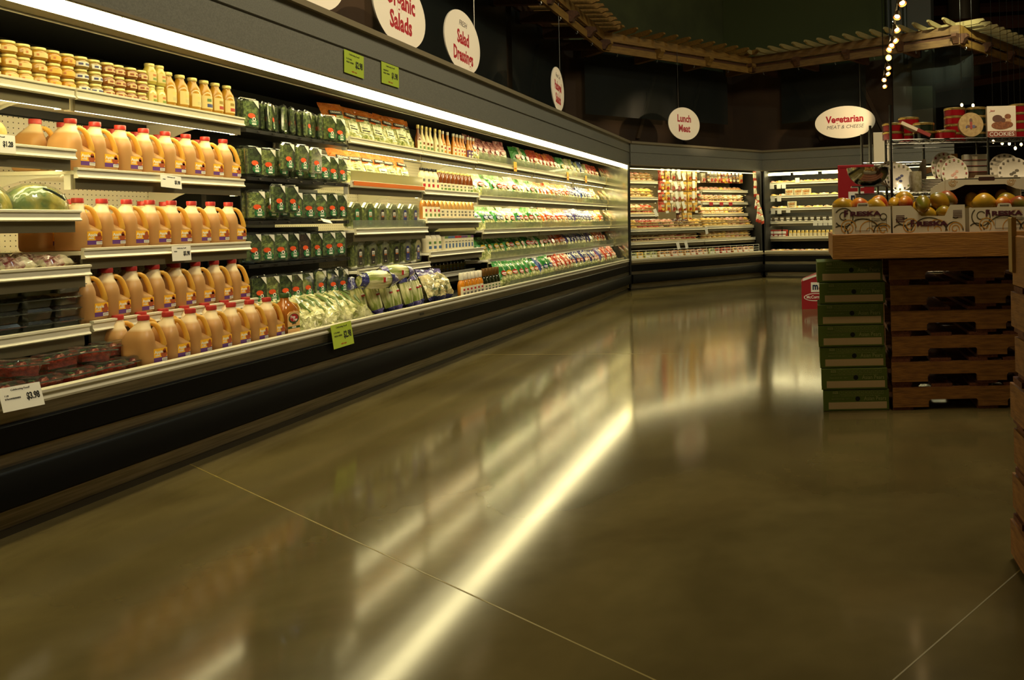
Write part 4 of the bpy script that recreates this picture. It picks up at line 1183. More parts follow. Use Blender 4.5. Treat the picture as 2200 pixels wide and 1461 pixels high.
def trays(rn, z, s0, s1, t, kinds, step=.155, lay=3, tilt=.25):
    n = int((s1-s0)/step)
    for i in range(n):
        for j in range(lay):
            k = kinds[(i*len(kinds)//max(n,1)+(R_.random() < .25)) % len(kinds)]
            o = TR[k].new('%s, %s from left in %s layer, %s meat shelf' % (tdsc[k], nth(i), ['lower','middle','upper'][j], rn), 'meat tray', 'trays on the %s meat shelf' % rn)
            at(o, F2, s0+.08+i*step+R_.uniform(-.015,.015), t+.02*j+R_.uniform(-.01,.01), z+.012+.058*j, R_.uniform(-.25,.25), R_.uniform(-.02,.06)+tilt*(j == lay-1), 0); o.scale = (1.2, 1.25, 1.35)
trays('top left', 2.032, .12, 1.10, .42, ['pink','pink','tan'], lay=3)
trays('second left', 1.717, .12, 1.10, .42, ['yellow','tan','yellow'])
trays('third left', 1.402, .12, 1.10, .42, ['red','pink','red'])
trays('upper right', 1.887, 2.5, 3.98, .42, ['pink','yellow','pink','tan'], lay=1)
trays('middle right', 1.632, 2.5, 3.98, .42, ['red','dark','pink'])
trays('lower right', 1.387, 2.5, 3.98, .42, ['tan','pink','yellow','dark'])
trays('long left', 1.112, .12, 2.32, .27, ['yellow','red','pink','dark','tan'])
trays('long right', 1.127, 2.4, 3.98, .27, ['yellow','yellow','tan','pink'], lay=3)
trays('low left', .867, .12, 2.28, .25, ['dark','dark','pink','pink','red'])
trays('low right', .867, 2.34, 3.98, .25, ['tan','yellow','pink','yellow'])
def flat_pack(c):
    r = thing('flat_pack'); MB().cbox(-.085,.085,-.02,.02,0,.135,.006).build('pack_body', c, r)
    l = MB(); l.box(-.06,.06,-.022,-.019,.03,.07,0); l.box(-.05,.05,-.022,-.019,.09,.11,1); l.build('printed_front', [paper, ink], r); return r
FPK = [Kind(flat_pack, c) for c in (m_yel, s_leaf, m_tan, m_red, m_ham)]
for i in range(20):
    q = [1,0,1,1,2,2,4,2,2,4,4,2,1,3,3,3,2,4,4,2][i]
    o = FPK[q].new('flat pack standing behind the white wire fence, %s from the left' % nth(i), 'meat pack', 'flat packs behind the wire fence'); at(o, F2, .20+i*.19, .10+.02*(i % 2), .553, R_.uniform(-.15,.15), -.2)
# white wire fence on the lip
wf = tag(thing('wire_fence'), 'white wire fence along the front lip of the meat case', 'fence'); at(wf, F2, .06, .02, .58)
b = MB()
for z in (0.0, .045, .09, .145): b.tube([(0,0,z),(3.9,0,z)], .004, 6)
b.build('long_wire', enamel, wf)
b = MB()
for i in range(21): b.tube([(i*.195,0,0),(i*.195,0,.145)], .004, 6)
b.build('upright_wire', enamel, wf)
# strip of red and white packets on the right end
def packet():
    r = thing('striped_packet'); pouch('p', .12, .21, .05, None, lambda u, v: 1 if v < .3 or v > .92 else 0, seed=8, nx=7, nz=10, crink=.006).build('packet_film', [s_wht, s_red], r, 40); return r
PKT = Kind(packet)
for i, (s, z, ry) in enumerate([(3.90,2.10,0), (3.89,1.93,.1), (3.88,1.76,-.05), (3.93,1.62,.1), (3.85,1.50,.2), (3.97,1.46,-.3), (3.90,1.37,.1), (4.0,1.32,-.25), (3.82,1.22,.25), (3.90,1.20,0), (3.99,1.18,-.2)]):
    o = PKT.new('red and white packet on the hanging strip at the right end, %s from the top' % nth(i), 'snack packet', 'packets on the hanging strip'); at(o, F2, s, .05-.012*i, z-.02, .1, 0, ry)

# ------------------------------------------------------------------ far case
for z, nm, tf, lit in [(2.045,'top',.30,1), (1.755,'second',.30,1), (1.485,'third',.30,1), (1.195,'fourth',.28,1), (.865,'fifth',.25,0)]:
    make_shelf(F3, .05, 1.75, tf, z, '%s shelf on the left of the far case' % nm, lit=bool(lit), brackets=False)
    make_shelf(F3, 1.75, 3.5, tf, z, '%s shelf on the right of the far case' % nm, lit=bool(lit), brackets=False)
lightbox = Kind(lambda: MB().tube([(-.24,0,0),(.24,0,0)], .022, 10).build('case_lamp', emis('far_case_lamp', FLUO, 9.0)))
for i, s in enumerate([.30, .85, 1.42]):
    o = lightbox.new('lit fluorescent tube, %s from the left under the far case canopy' % nth(i), 'lamp', 'tubes under the far case canopy'); at(o, F3, s, .22, 2.225)
trf = lambda k, lab, s, t, z, rz=0, rx=0: at(TR[k].new(lab, 'food tray', 'trays in the far case'), F3, s, t, z, rz, rx)
fk = ['tan','yellow','pink','yellow']
for z, nm, n in [(2.047,'top',10), (1.757,'second',7), (1.487,'third',8), (.553,'bottom',10)]:
    for i in range(n):
        trf(fk[(i*3+n) % 4], '%s, %s from left on the %s level of the far case' % (tdsc[fk[(i*3+n) % 4]], nth(i), nm), .17+i*1.45/n, .40 if z > 1 else .16, z+.002, .2*((i % 3)-1), .5 if i % 2 else .2)
def box_item(name, w, d, h, m, m2):
    r = thing(name); MB().cbox(-w/2,w/2,-d/2,d/2,0,h,.004).build('carton_body', m, r)
    l = MB(); l.box(-w*.4,w*.4,-d/2-.001,-d/2+.002,h*.45,h*.8,0); l.box(-w*.3,w*.3,-d/2-.001,-d/2+.002,h*.15,h*.3,0); l.build('printed_front', m2, r); return r
BI = Kind(box_item, 'food_carton', .16, .08, .15, s_wht, m_tan); BR = Kind(box_item, 'food_carton', .11, .07, .155, mat('brick_red_box', (150,38,24), .4), paper); BD = Kind(box_item, 'food_tub', .085, .085, .11, mat('smoky_tub', (70,62,46), .3), paper)
for i, (s, z) in enumerate([(.52,1.757), (.70,1.757), (.86,1.757), (.56,1.487)]):
    o = BI.new('white food carton, %s' % ['left of three on the second far shelf', 'middle of three on the second far shelf', 'right of three on the second far shelf', 'alone on the third far shelf'][i], 'carton', 'white cartons in the far case'); at(o, F3, s, .36, z)
for i, s in enumerate([.12, .21, .29, .36]):
    o = BR.new('brick red box, %s from the left on the fifth far shelf' % nth(i), 'box', 'red boxes in the far case'); at(o, F3, s*1.1, .32, .867)
for i in range(11):
    o = BD.new('smoky food tub, %s from the left on the fourth far shelf' % nth(i), 'tub', 'tubs on the fourth far shelf'); at(o, F3, .12+i*.122, .35, 1.197)
yj = Kind(bottle, [(.030,0),(.034,.004),(.034,.09),(.026,.11),(.024,.12)], mat('yellow_sauce', (206,176,84), .2, coat=.5), gold, wl, (.02,.08), .0346, (.118,.138,.026), name='sauce_jar')
for i in range(11):
    o = yj.new('yellow sauce jar with gold lid, %s from the left on the fifth far shelf' % nth(i), 'jar', 'sauce jars on the fifth far shelf'); at(o, F3, .52+i*.082, .32, .867)
TK2 = Kind(ticket, .085, .11)
for i, (s, z) in enumerate([(.05,2.03), (.14,2.03), (.28,2.03), (.38,2.03), (.15,1.75), (.28,1.75), (.15,1.48), (.28,1.48), (.46,1.50), (1.0,1.21), (1.10,1.21), (1.20,1.21), (1.30,1.21), (.66,2.14)]):
    o = TK2.new('white price ticket, %s counting from the top left of the far case' % nth(i), 'ticket', 'tickets in the far case'); at(o, F3, s+.02, .27, z)

# ------------------------------------------------------------------ hanging round signs
signw = mat('sign_white', (236,228,210), .45)
signr = mat('sign_red', (164,22,34), .5); signk = mat('sign_grey_script', (84,74,66), .6)
def sign(w, h, lines, wire=1.2, wx=(0.0,)):
    r = thing('oval_sign')
    MB().disc(0, 0, w/2, h/2, 0, .012, 48).build('sign_panel', signw, r)
    l = MB()
    for t, size, x, z, mi, kw in lines:
        put_text(l, t, size, x, -.0128, z, mi, **kw)
    l.build('lettering', [signr, signk], r)
    for x in wx:
        zt = h/2*math.sqrt(max(0, 1-(2*x/w)**2))
        MB().tube([(x,-.006,zt-.01),(x,-.006,zt+wire)], .006, 6).build('hanging_wire', mat('sign_wire', (120,116,104), .3, .6), r)
    return r
bold = dict(bold=.032, sx=.84); scr = dict(shear=.25, sx=.95)
def put_sign(label, fr, s, t, z, yaw, *a, **k):
    o = tag(sign(*a, **k), label, 'sign'); at(o, fr, s, t, z, yaw); return o
put_sign('white oval sign mostly cut off, left of the organic salads sign', F1, 4.68, .40, 3.26, .05, 1.02, .66, [('Fresh', .10, 0, .2, 1, scr), ('Herbs', .2, 0, -.02, 0, bold)])
put_sign('white oval sign reading Organic Salads in red', F1, 6.05, .40, 3.26, .05, 1.06, .68, [('Fresh Cut', .085, 0, .235, 1, scr), ('Organic', .22, 0, .09, 0, bold), ('Salads', .22, 0, -.12, 0, bold)])
put_sign('white oval sign reading Salad Dressings in red', F1, 7.39, .40, 3.26, .05, 1.02, .68, [('FRESH', .085, 0, .20, 1, scr), ('Salad', .20, 0, .04, 0, bold), ('Dressings', .20, 0, -.15, 0, dict(bold=.032, sx=.72))], wx=(.36,))
put_sign('small far oval sign reading Packaged Salads in red on the long case', F1, 10.70, .40, 3.28, .12, .98, .66, [('Fresh Cut', .085, 0, .20, 1, scr), ('Packaged', .19, 0, .04, 0, dict(bold=.032, sx=.74)), ('Salads', .20, 0, -.15, 0, bold)], wx=(.20,))
put_sign('white round sign reading Lunch Meat in red', F2, 1.93, .30, 3.22, -.05, .92, .66, [('Lunch', .20, 0, .10, 0, bold), ('Meat', .20, 0, -.10, 0, bold)], wx=(-.16,))
put_sign('white wide oval sign reading Vegetarian with grey script below', F3, 1.64, .25, 3.27, 0, 1.16, .68, [('Vegetarian', .20, 0, .06, 0, dict(bold=.032, sx=.84)), ('MEAT & CHEESE', .105, 0, -.10, 1, scr)], wx=(.30,))

# ------------------------------------------------------------------ pergola over the cases
ochre = mat('pergola_ochre', (150,112,46), .6, col2=(124,90,36), nscale=5, stretch=(1,6,6), bump=.1)
umber = mat('pergola_brown', (92,56,26), .65, col2=(72,44,22), nscale=5, stretch=(1,6,6))
paleslat = mat('pergola_slat', (158,138,84), .6)  # paler copy of the slat wood; the spot's light is in the colour
hookm = mat('steel_hook', (150,150,140), .3, .8)
PG = [Vector((-3.773, 2.2, 4.45)), Vector((-3.773, 14.94, 4.45)), Vector((-1.202, 17.53, 4.45)), Vector((2.866, 14.98, 4.45)), Vector((4.9, 17.6, 4.45))]
def pergola(k, label, board):
    a, b_ = PG[k], PG[k+1]
    fr = Frame((a.x, a.y), (b_.x-a.x, b_.y-a.y), True); L = (b_-a).length
    r = tag(thing('pergola'), label, 'pergola'); at(r, fr, 0, 0, 4.45)
    MB().box(0, L, 0, .05, 0, .13).build('lower_beam', board, r)
    MB().box(0, L, .05, .09, .13, .20).build('shadow_board', umber, r)  # dark board stands in for the shade in the gap between beams
    MB().box(0, L, -.02, .03, .20, .36).build('upper_beam', board, r)
    MB().box(0, L, .75, .80, .20, .36).build('rear_beam', umber, r)
    n = max(2, int(L/1.0))
    for i in range(n+1):
        x = min(max(i*L/n, .06), L-.06)
        MB().prism([(.85,.02),(.85,.20),(-.06,.20),(-.14,.19),(-.16,.13),(-.10,.10),(-.05,.02)], x-.05, x+.05).build('joist', umber if k != 1 else board, r)
    n = int(L/.29)
    for i in range(n):
        x = (i+.5)*L/n
        pr = [(.95,.36),(.95,.45),(-.30,.45),(-.42,.44),(-.44,.40),(-.38,.39),(-.32,.36)]
        MB().prism(pr, x-.022, x+.022).build('slat', paleslat if k >= 2 else board, r)
    for i in range(int(L/.9)):
        x = .3+i*.9
        MB().tube([(x,.02,.01),(x,.01,-.03),(x,.03,-.055),(x,.045,-.035)], .006, 6).build('hook', hookm, r)
    return r
pergola(0, 'dark wooden pergola beam running above the long produce case', ochre)
pergola(1, 'ochre slatted pergola beam above the meat case', ochre)
pergola(2, 'brown slatted pergola rising right above the far case, pale at its end', mat('pergola_tan', (124,92,46), .6, col2=(100,72,36), nscale=5, stretch=(1,6,6), bump=.1))
pergola(3, 'pergola end of pale parallel slats turning away at the upper right', ochre)
# clear strip curtains hanging from the pergola
cur = clear('vinyl_curtain', tint=(150,160,150), haze=.05, gloss=.01, rough=.25)
def curtain(a, b_, z0, z1, label):
    z1 = 4.655
    d = (b_-a); fr = Frame((a.x, a.y), (d.x, d.y), True); mb = MB(); L = d.length; n = 10
    vs = [(L*i/n, .012*math.sin(i*1.7), z) for z in (z0, z1) for i in range(n+1)]
    mb.add(vs, [(i, i+1, i+n+2, i+n+1) for i in range(n)])
    o = mb.build('vinyl_curtain', cur); tag(o, label, 'curtain'); at(o, fr, 0, .775, 0)
def on(k, f): return PG[k].lerp(PG[k+1], f)
curtain(on(0,.50), on(0,.78), 3.3, 4.40, 'dim vinyl curtain above the middle of the long case')
curtain(on(0,.80), on(0,.995), 3.35, 4.40, 'dim vinyl curtain above the far end of the long case')
curtain(on(1,.01), on(1,.60), 3.37, 4.40, 'dim vinyl curtain behind the lunch meat sign')
curtain(on(1,.62), on(1,.98), 3.40, 4.40, 'dim vinyl curtain in the pergola corner')
curtain(on(2,.05), on(2,.50), 3.40, 4.40, 'dim vinyl curtain above the vegetarian sign')
curtain(on(2,.72), on(2,.995), 3.42, 4.40, 'greyish vinyl curtain lit under the pale pergola end')
# slanted braces on the walls behind
for i, (fr, s, sg) in enumerate([(F1, 8.6, 1), (F1, 11.6, 1), (F2, 1.5, 1), (F2, 3.0, 1), (F3, 1.15, -1), (F3, 2.45, -1)]):
    m = MB(); m.add([(0,0,0),(.09,0,0),(.09+.55*sg,0,1.35),(.55*sg,0,1.35),(0,.05,0),(.09,.05,0),(.09+.55*sg,.05,1.35),(.55*sg,.05,1.35)], [(0,1,2,3),(7,6,5,4),(0,4,5,1),(1,5,6,2),(2,6,7,3),(3,7,4,0)])
    o = m.build('wall_brace', mat('brace_wood', (80,58,32), .7)); tag(o, 'slanted dark wooden brace %s' % ['above the middle of the long case','above the far part of the long case','left behind the lunch meat sign','right of the lunch meat sign','left above the vegetarian sign','right above the vegetarian sign'][i], 'brace'); at(o, fr, s, 1.19, 3.0)

# ------------------------------------------------------------------ track lights
bulb = emis('halogen_bulb', (1.0, .66, .28), 7.0)
bulb_hot = emis('halogen_bulb_hot', (1.0, .80, .45), 60.0)
T0, T1 = Vector((1.08, 8.4, 3.98)), Vector((1.53, 16.2, 3.98))
tv = (T1-T0); TF = Frame((T0.x, T0.y), (tv.x, tv.y), True); TL = tv.length
trk = tag(thing('light_track'), 'black lighting track hung high at the upper right', 'lighting track'); at(trk, TF, 0, 0, 3.98)
MB().box(-3.0, TL, -.02, .02, 0, .035).build('track_rail', mat('track_black', (20,19,18), .4), trk)
for x in (1.5, 4.5, 7.4): MB().tube([(x,0,.03),(x,0,4.2)], .008, 6).build('track_rod', mat('track_black', (20,19,18), .4), trk)
def head(hot=False):
    r = thing('track_lamp')
    MB().tube([(0,0,.10),(0,0,.03),(0,0,0)], .010, 8).build('stem', darkchrome, r)
    MB().lathe([(.012,.02),(.030,.01),(.046,-.04),(.052,-.09),(.050,-.09),(.043,-.045),(.026,-.008),(0,-.002)], 16).build('lamp_shade', mat('lamp_shade_brass', (190,150,90), .3, .8), r)
    MB().lathe([(.0,-.076),(.034,-.076),(.034,-.070),(.0,-.070)], 16).build('bulb', bulb_hot if hot else bulb, r)
    return r
HD = [Kind(head), Kind(head, True)]
spot_targets = []
for i, (x, rz, rx, hot) in enumerate([(.55,.4,.9,0), (1.35,.2,.7,0), (2.0,-.3,.6,0), (2.75,.3,.8,0), (3.45,.5,1.0,0), (3.75,-.2,.9,0), (4.05,-.6,.6,0), (4.95,0,0,1), (5.55,.2,.7,0), (6.15,.4,.9,0), (6.75,-.3,.8,0), (7.55,.2,1.1,0)]):
    o = HD[hot].new('small track spotlight, %s from the nearest end of the track%s' % (nth(i), ', the brightest' if hot else ''), 'spotlight', 'spotlights on the track')
    at(o, TF, x, 0, 3.90)
    if True:
        dirv = (Vector((0,0,1.25))-TF.p(x,0,3.9)).normalized()
        if not hot: dirv = (dirv*.75+Vector((1.1*rz+.15, 0, -.9+.5*(rx-.8)))).normalized()
        o.rotation_euler = (-dirv).to_track_quat('Z', 'Y').to_euler()
# the beams of those spotlights on the signs and goods
def spot(loc, tgt, e, ang=.22, blend=.6, col=HALO):
    lamp('SPOT', 'track_spot_beam', loc, tgt, e, col, spot_size=ang, spot_blend=blend, shadow_soft_size=.05)
for x, tgt, e, ang in [(1.3, F1.p(6.05,.39,3.26), 420, .26), (2.0, F1.p(7.39,.39,3.26), 380, .25), (3.4, F1.p(10.7,.39,3.28), 330, .24), (5.5, F2.p(1.93,.29,3.22), 300, .36), (6.7, F3.p(1.64,.24,3.27), 190, .6), (.6, F1.p(4.68,.39,3.26), 420, .24)]:
    spot(TF.p(x,0,3.80), tgt, e, ang)
spot((2.4, 9.8, 5.8), (2.75, 15.0, 4.75), 1500, .26, .8, (.95,1.0,.70))  # hung off the track, for the lit pergola end

# ------------------------------------------------------------------ pallets and green cartons at the right
wood = mat('pallet_wood', (156,106,44), .7, col2=(120,78,32), nscale=6, stretch=(1.5,12,12), bump=.25, bscale=14)
wood2 = mat('pallet_board', (118,66,36), .75, col2=(90,48,28), nscale=6, stretch=(12,1.5,12), bump=.25, bscale=14)
def pallet(L=1.22, D=1.0):
    r = thing('wooden_pallet')
    n0, n1, n2, n3 = .23, .55, .74, 1.02
    def arch(a, b): return [(a,.020),(a,.055),(a+.012,.068),(b-.012,.068),(b,.055),(b,.020)]
    pr = [(0,.020)]+arch(n0,n1)+arch(n2,n3)+[(L,.020),(L,.145),(0,.145)]
    for y in (0, D/2-.02, D-.04):
        MB().plate(pr, y, y+.04).build('stringer', wood, r, 20)
    for i, x in enumerate([0, .25, .50, .72, .97, L-.12]):
        MB().box(x, x+.12+.015*(i % 2), .012, D-.012, .145, .165).build('top_board', wood2, r)
    for x in (0, .55, L-.13):
        MB().box(x, x+.13, .010, D-.010, .0, .020).build('bottom_board', wood2, r)
    return r
PL = Kind(pallet)
for i in range(6):
    o = PL.new('notched wooden pallet beside the green pear cartons, %s from the floor' % nth(i), 'pallet', 'pallets stacked beside the green cartons'); at(o, W, 2.435+R_.uniform(-.006,.006), 4.80+R_.uniform(-.008,.008), .1652*i)
grnbox = mat('pear_carton_green', (88,104,24), .65, col2=(76,92,20), nscale=3); pale = mat('pear_print', (150,150,90), .6); strip = mat('carton_strip', (186,160,118), .65)
def pearbox():
    r = thing('pear_carton'); w, d, h = .425, .33, .138
    MB().cbox(0, w, 0, d, 0, h-.002, .004).build('carton_body', grnbox, r)
    MB().box(.033, .410, -.001, .004, .012, .056).build('blank_strip', strip, r)
    MB().disc(.222, .077, .0155, .0155, -.0002, .001, 20).build('vent_hole', mat('hole_dark', (14,14,8), .9), r)
    l = MB(); y = -.0008
    put_text(l, 'Asian Pears', .036, .335, y, .077, 0, sx=.86)
    put_text(l, 'SIZE', .020, .078, y, .118, 0, bold=.02)
    put_text(l, 'PRODUCE OF USA - CAT 1', .010, .112, y, .076, 0)
    put_text(l, 'PACKED BY COLUMBIA GORGE ORGANIC FRUIT, HOOD RIVER, OR 97031', .0085, .215, y, .096, 0, sx=1.1)
    x0, n = .107, 11
    for q, t in enumerate(['9','10','12','14','15','16','18','20','22','24','27']):
        put_text(l, t, .014, x0+.0128+q*.0257, y, .118, 0)
    for z in (.107, .129): l.plate([(x0,z-.0006),(x0+.283,z-.0006),(x0+.283,z+.0006),(x0,z+.0006)], y, 0, 0)
    for q in range(n+1): l.plate([(x0+q*.0257-.0006,.107),(x0+q*.0257+.0006,.107),(x0+q*.0257+.0006,.129),(x0+q*.0257-.0006,.129)], y, 0, 0)
    l.build('lettering', pale, r)
    return r
PBX = Kind(pearbox)
for i, dx in enumerate([.000,-.012,-.014,-.026,-.028,-.012,-.020]):
    o = PBX.new('green pear carton with a pale strip, %s from the floor in the stack' % nth(i), 'carton', 'green pear cartons in one stack'); at(o, W, 1.995+dx, 4.83+R_.uniform(-.008,.008), .139*i, R_.uniform(-.012,.012))
tw = mat('bin_wood', (164,112,40), .65, col2=(140,92,34), nscale=4, stretch=(1,10,10), bump=.15, bscale=12)
def display_bin(L, D, h):
    r = thing('wooden_bin')
    MB().cbox(0, L, 0, .022, 0, h, .003).build('front_board', tw, r)
    MB().cbox(0, L, D-.022, D, 0, h, .003).build('rear_board', tw, r)
    for x in (.002, L-.024): MB().box(x, x+.022, .022, D-.022, 0, h).build('side_board', tw, r)
    for i in range(6): MB().box(.024, L-.024, .03+i*(D-.06)/6, .03+(i+.86)*(D-.06)/6, h-.03, h-.012).build('slat', wood2, r)
    return r
o = display_bin(1.30, 1.10, .155); tag(o, 'wide wooden board bin holding the mango boxes on top of the pallets', 'bin'); at(o, W, 1.985, 4.62, .9925)
bk = MB(); bk.disc(.03, .085, .003, .003, -.001, .002, 8); 
# mango boxes
cardw = mat('mango_box_white', (214,204,176), .6); scro = mat('scroll_olive', (70,62,36), .6); scry = mat('scroll_ochre', (196,140,44), .6); maroon = mat('box_maroon', (76,20,34), .6)
def arc(l, cx, cz, r0, r1, a0, a1, w, mi, y=-.0010, n=22, zmin=0.003, zmax=1, xmin=-1, xmax=9):
    for i in range(n):
        t0, t1 = i/n, (i+1)/n
        p = []
        for t, s_ in ((t0,-1),(t1,-1),(t1,1),(t0,1)):
            a = a0+(a1-a0)*t; rr = r0+(r1-r0)*t+s_*w/2
            p.append((cx+rr*math.cos(a), cz+rr*math.sin(a)))
        if all(zmin < z < zmax and xmin < x < xmax for x, z in p):
            l.plate(p, y, y+.0006, mi)
def mangobox(w, d, h, cut=False, plain=False):
    r = thing('mango_box'); th = .005
    f = MB()
    if cut: f.plate([(0,0),(w,0),(w,h),(w*.80,h),(w*.72,h*.60),(w*.40,h*.60),(w*.26,h),(0,h)], 0, th)
    else: f.plate([(0,0),(w,0),(w,h),(0,h)], 0, th)
    f.box(0, th, th, d, 0, h); f.box(w-th, w, th, d, 0, h); f.box(th, w-th, d-th, d, 0, h); f.box(th, w-th, th, d-th, 0, th)
    f.build('box_shell', cardw, r)
    if not cut: MB().plate([(w*.40,h-.004),(w*.62,h-.004),(w*.60,h+.022),(w*.57,h+.026),(w*.45,h+.026),(w*.42,h+.022)], .001, .005).build('tab', cardw, r)
    l = MB(); zx = dict(zmax=h-.003, xmin=.003, xmax=w-.003)
    if cut: zx['zmax'] = h*.59
    arc(l, w*.17, h*.62, .058, .058, 0, 2*PI, .0075, 0, **zx); arc(l, w*.17, h*.66, .028, .022, .6, 5.4, .0065, 0, **zx)
    arc(l, w*.24, h*.25, .052, .012, 0, 4*PI, .0055, 1, n=44, y=-.0014, **zx); arc(l, w*.10, h*.02, .05, .05, 0, PI, .0075, 0, **zx); arc(l, w*.85, h*.05, .055, .055, 0, PI, .0075, 0, **zx)
    arc(l, w*.87, h*.62, .020, .020, 0, 2*PI, .0055, 0, **zx); arc(l, w*.60, h*.10, .07, .012, .5, 9, .0055, 1, n=40, **zx); arc(l, w*.86, h*.12, .045, .010, 0, 4*PI, .0055, 1, n=40, y=-.0016, **zx)
    arc(l, w*.5, h*-.15, .12, .12, .3, 2.8, .0075, 0, **zx)
    for k in range(13):
        a = k*PI/12; c = (w*.68, h*(.76 if not cut else .30))
        l.plate([(c[0]+.014*math.cos(a-.05), c[1]+.014*math.sin(a-.05)), (c[0]+.014*math.cos(a+.05), c[1]+.014*math.sin(a+.05)), (c[0]+.040*math.cos(a), min(c[1]+.030*math.sin(a), zx['zmax']))], -.0012, -.0004, 1)
    l.build('scroll_print', [scro, scry], r)
    t = MB(); tz = h*.74 if not cut else h*.32
    put_text(t, 'F', .054, w*.5-.104, -.0026, tz+.002, 0, bold=.05); put_text(t, 'RESKA', .038, w*.5+.018, -.0026, tz, 0, bold=.055, sx=1.75)
    t.build('lettering', maroon, r)
    g = MB()
    if not cut:
        for a, b, c, e in [(.37,.62,.12,.56), (.66,.92,.30,.56), (.66,.92,.12,.28)]:
            for pr in ([(a*w,c*h),(b*w,c*h),(b*w,c*h+.0015),(a*w,c*h+.0015)], [(a*w,e*h),(b*w,e*h),(b*w,e*h+.0015),(a*w,e*h+.0015)], [(a*w,c*h),(a*w+.0015,c*h),(a*w+.0015,e*h),(a*w,e*h)], [(b*w,c*h),(b*w+.0015,c*h),(b*w+.0015,e*h),(b*w,e*h)]):
                g.plate(pr, -.0022, -.0010, 0)
        put_text(g, 'VARIETY', .013, w*.74, -.0022, h*.48, 0, bold=.02); put_text(g, 'COUNT', .011, w*.87, -.0022, h*.48, 0)
        put_text(g, 'MANGOES', .012, w*.51, -.0002, h+.012, 0, bold=.03)
    else:
        for k in range(4): g.plate([(.022,h*(.62-.07*k)),(.075,h*(.62-.07*k)),(.075,h*(.65-.07*k)),(.022,h*(.65-.07*k))], -.0022, -.0012, 1)
        for k in range(5): g.plate([(w-.075,h*(.78-.06*k)),(w-.018,h*(.78-.06*k)),(w-.018,h*(.80-.06*k)),(w-.075,h*(.80-.06*k))], -.0022, -.0012, 1)
    g.build('printed_grid', [scro, maroon], r)
    return r
ZB = 1.1475
o = mangobox(.356, .36, .170); tag(o, 'white mango box with maroon lettering, leftmost of three on the wooden bin', 'mango box', 'mango boxes'); at(o, W, 2.025, 4.68, ZB, .01)
o = mangobox(.456, .40, .172, cut=True); tag(o, 'white mango box with cut-out front, middle of three on the wooden bin', 'mango box', 'mango boxes'); at(o, W, 2.402, 4.70, ZB, -.015)
o = mangobox(.44, .40, .150); tag(o, 'white mango box under the hooded one, rightmost of three on the wooden bin', 'mango box', 'mango boxes'); at(o, W, 2.885, 4.70, ZB, .0)
# hooded box behind the rightmost one
hb = tag(thing('mango_box'), 'white mango box with raised hood and hand hole above the rightmost box', 'mango box', 'mango boxes'); at(hb, W, 2.86, 4.86, ZB+.002)
MB().box(0, .46, .36, .366, 0, .33).build('rear_wall', mat('box_inside_brown', (92,62,34), .7), hb)
MB().box(.46, .466, .0, .366, 0, .33).build('side_wall', cardw, hb)
MB().box(0, .006, .0, .366, 0, .33).build('side_wall', mat('box_inside_brown', (92,62,34), .7), hb)
fr_ = MB(); fr_.plate([(-.03,.26),(.03,.27),(.10,.30),(.36,.30),(.43,.27),(.49,.26),(.49,.345),(.32,.345),(.31,.362),(.17,.362),(.16,.345),(-.03,.335)], -.010, -.004)
fr_.plate([(-.125,.05),(-.03,.05),(-.03,.335),(-.125,.28)], -.004, .002)
fr_.build('front_flap', cardw, hb); MB().prism([(-.01,.335),(.366,.33),(.366,.335),(-.01,.341)], -.0, .46).build('top_panel', cardw, hb)
l = MB(); arc(l, .02, .315, .030, .006, 0, 5*PI, .003, 1, y=-.0112, n=40, zmin=.262, zmax=.334, xmin=-.03, xmax=.49); arc(l, .40, .315, .030, .006, 0, 5*PI, .003, 1, y=-.0112, n=40, zmin=.262, zmax=.334, xmin=-.03, xmax=.49)
arc(l, -.075, .18, .035, .03, 0, 5.2, .004, 0, y=-.0046, n=26, xmin=-.124, xmax=-.031); arc(l, -.075, .09, .035, .006, 0, 9, .004, 1, y=-.0046, n=36, xmin=-.124, xmax=-.031)
l.build('scroll_print', [scro, scry], hb)
l = MB(); put_text(l, 'FRES', .026, -.075, -.0052, .20, 0, bold=.05); l.build('lettering', maroon, hb)
MB().plate([(.19,.325),(.29,.325),(.295,.335),(.29,.35),(.19,.35),(.185,.335)], -.0105, -.0095).build('hand_hole', mat('hole_brown', (60,30,14), .9), hb)
# mangoes
def mango_mat(n, a, b, sc):
    return mat(n, a, .3, col2=b, nscale=sc, nmin=.38, nmax=.62, coat=.25)
mg = [mango_mat('mango_green_yellow', (92,98,22), (176,128,28), 5), mango_mat('mango_orange_red', (206,146,40), (170,52,28), 6), mango_mat('mango_yellow', (202,150,34), (150,120,30), 5), mango_mat('mango_red_green', (160,44,36), (110,104,30), 6)]
def mango(m):
    b = MB(); rings = []
    for j in range(13):
        t = j/12; x = -.066+.132*t
        rr = .048*max(.02, math.sin(PI*(.03+.94*t)))**.62*(1.05-.12*t)
        rings.append([(x, rr*.9*math.cos(2*PI*k/18), rr*math.sin(2*PI*k/18)+.008*math.sin(PI*t)) for k in range(18)])
    b.loft(rings); return b.build('mango', m, None, 60)
MG = [Kind(mango, m) for m in mg]
md = ['green and yellow mango', 'orange and red blushed mango', 'golden yellow mango', 'red mango with green shoulder']
def mg_put(q, x, y, z, rz, ry, where, sc=1.0):
    x += .4*(y-4.70)
    o = MG[q].new('%s %s' % (md[q], where), 'mango', 'mangoes in the boxes'); at(o, W, x, y, z, rz, 0, ry); o.scale = (sc, sc, sc)
wb_ = ['in the leftmost mango box', 'in the middle mango box', 'in the rightmost mango boxes']
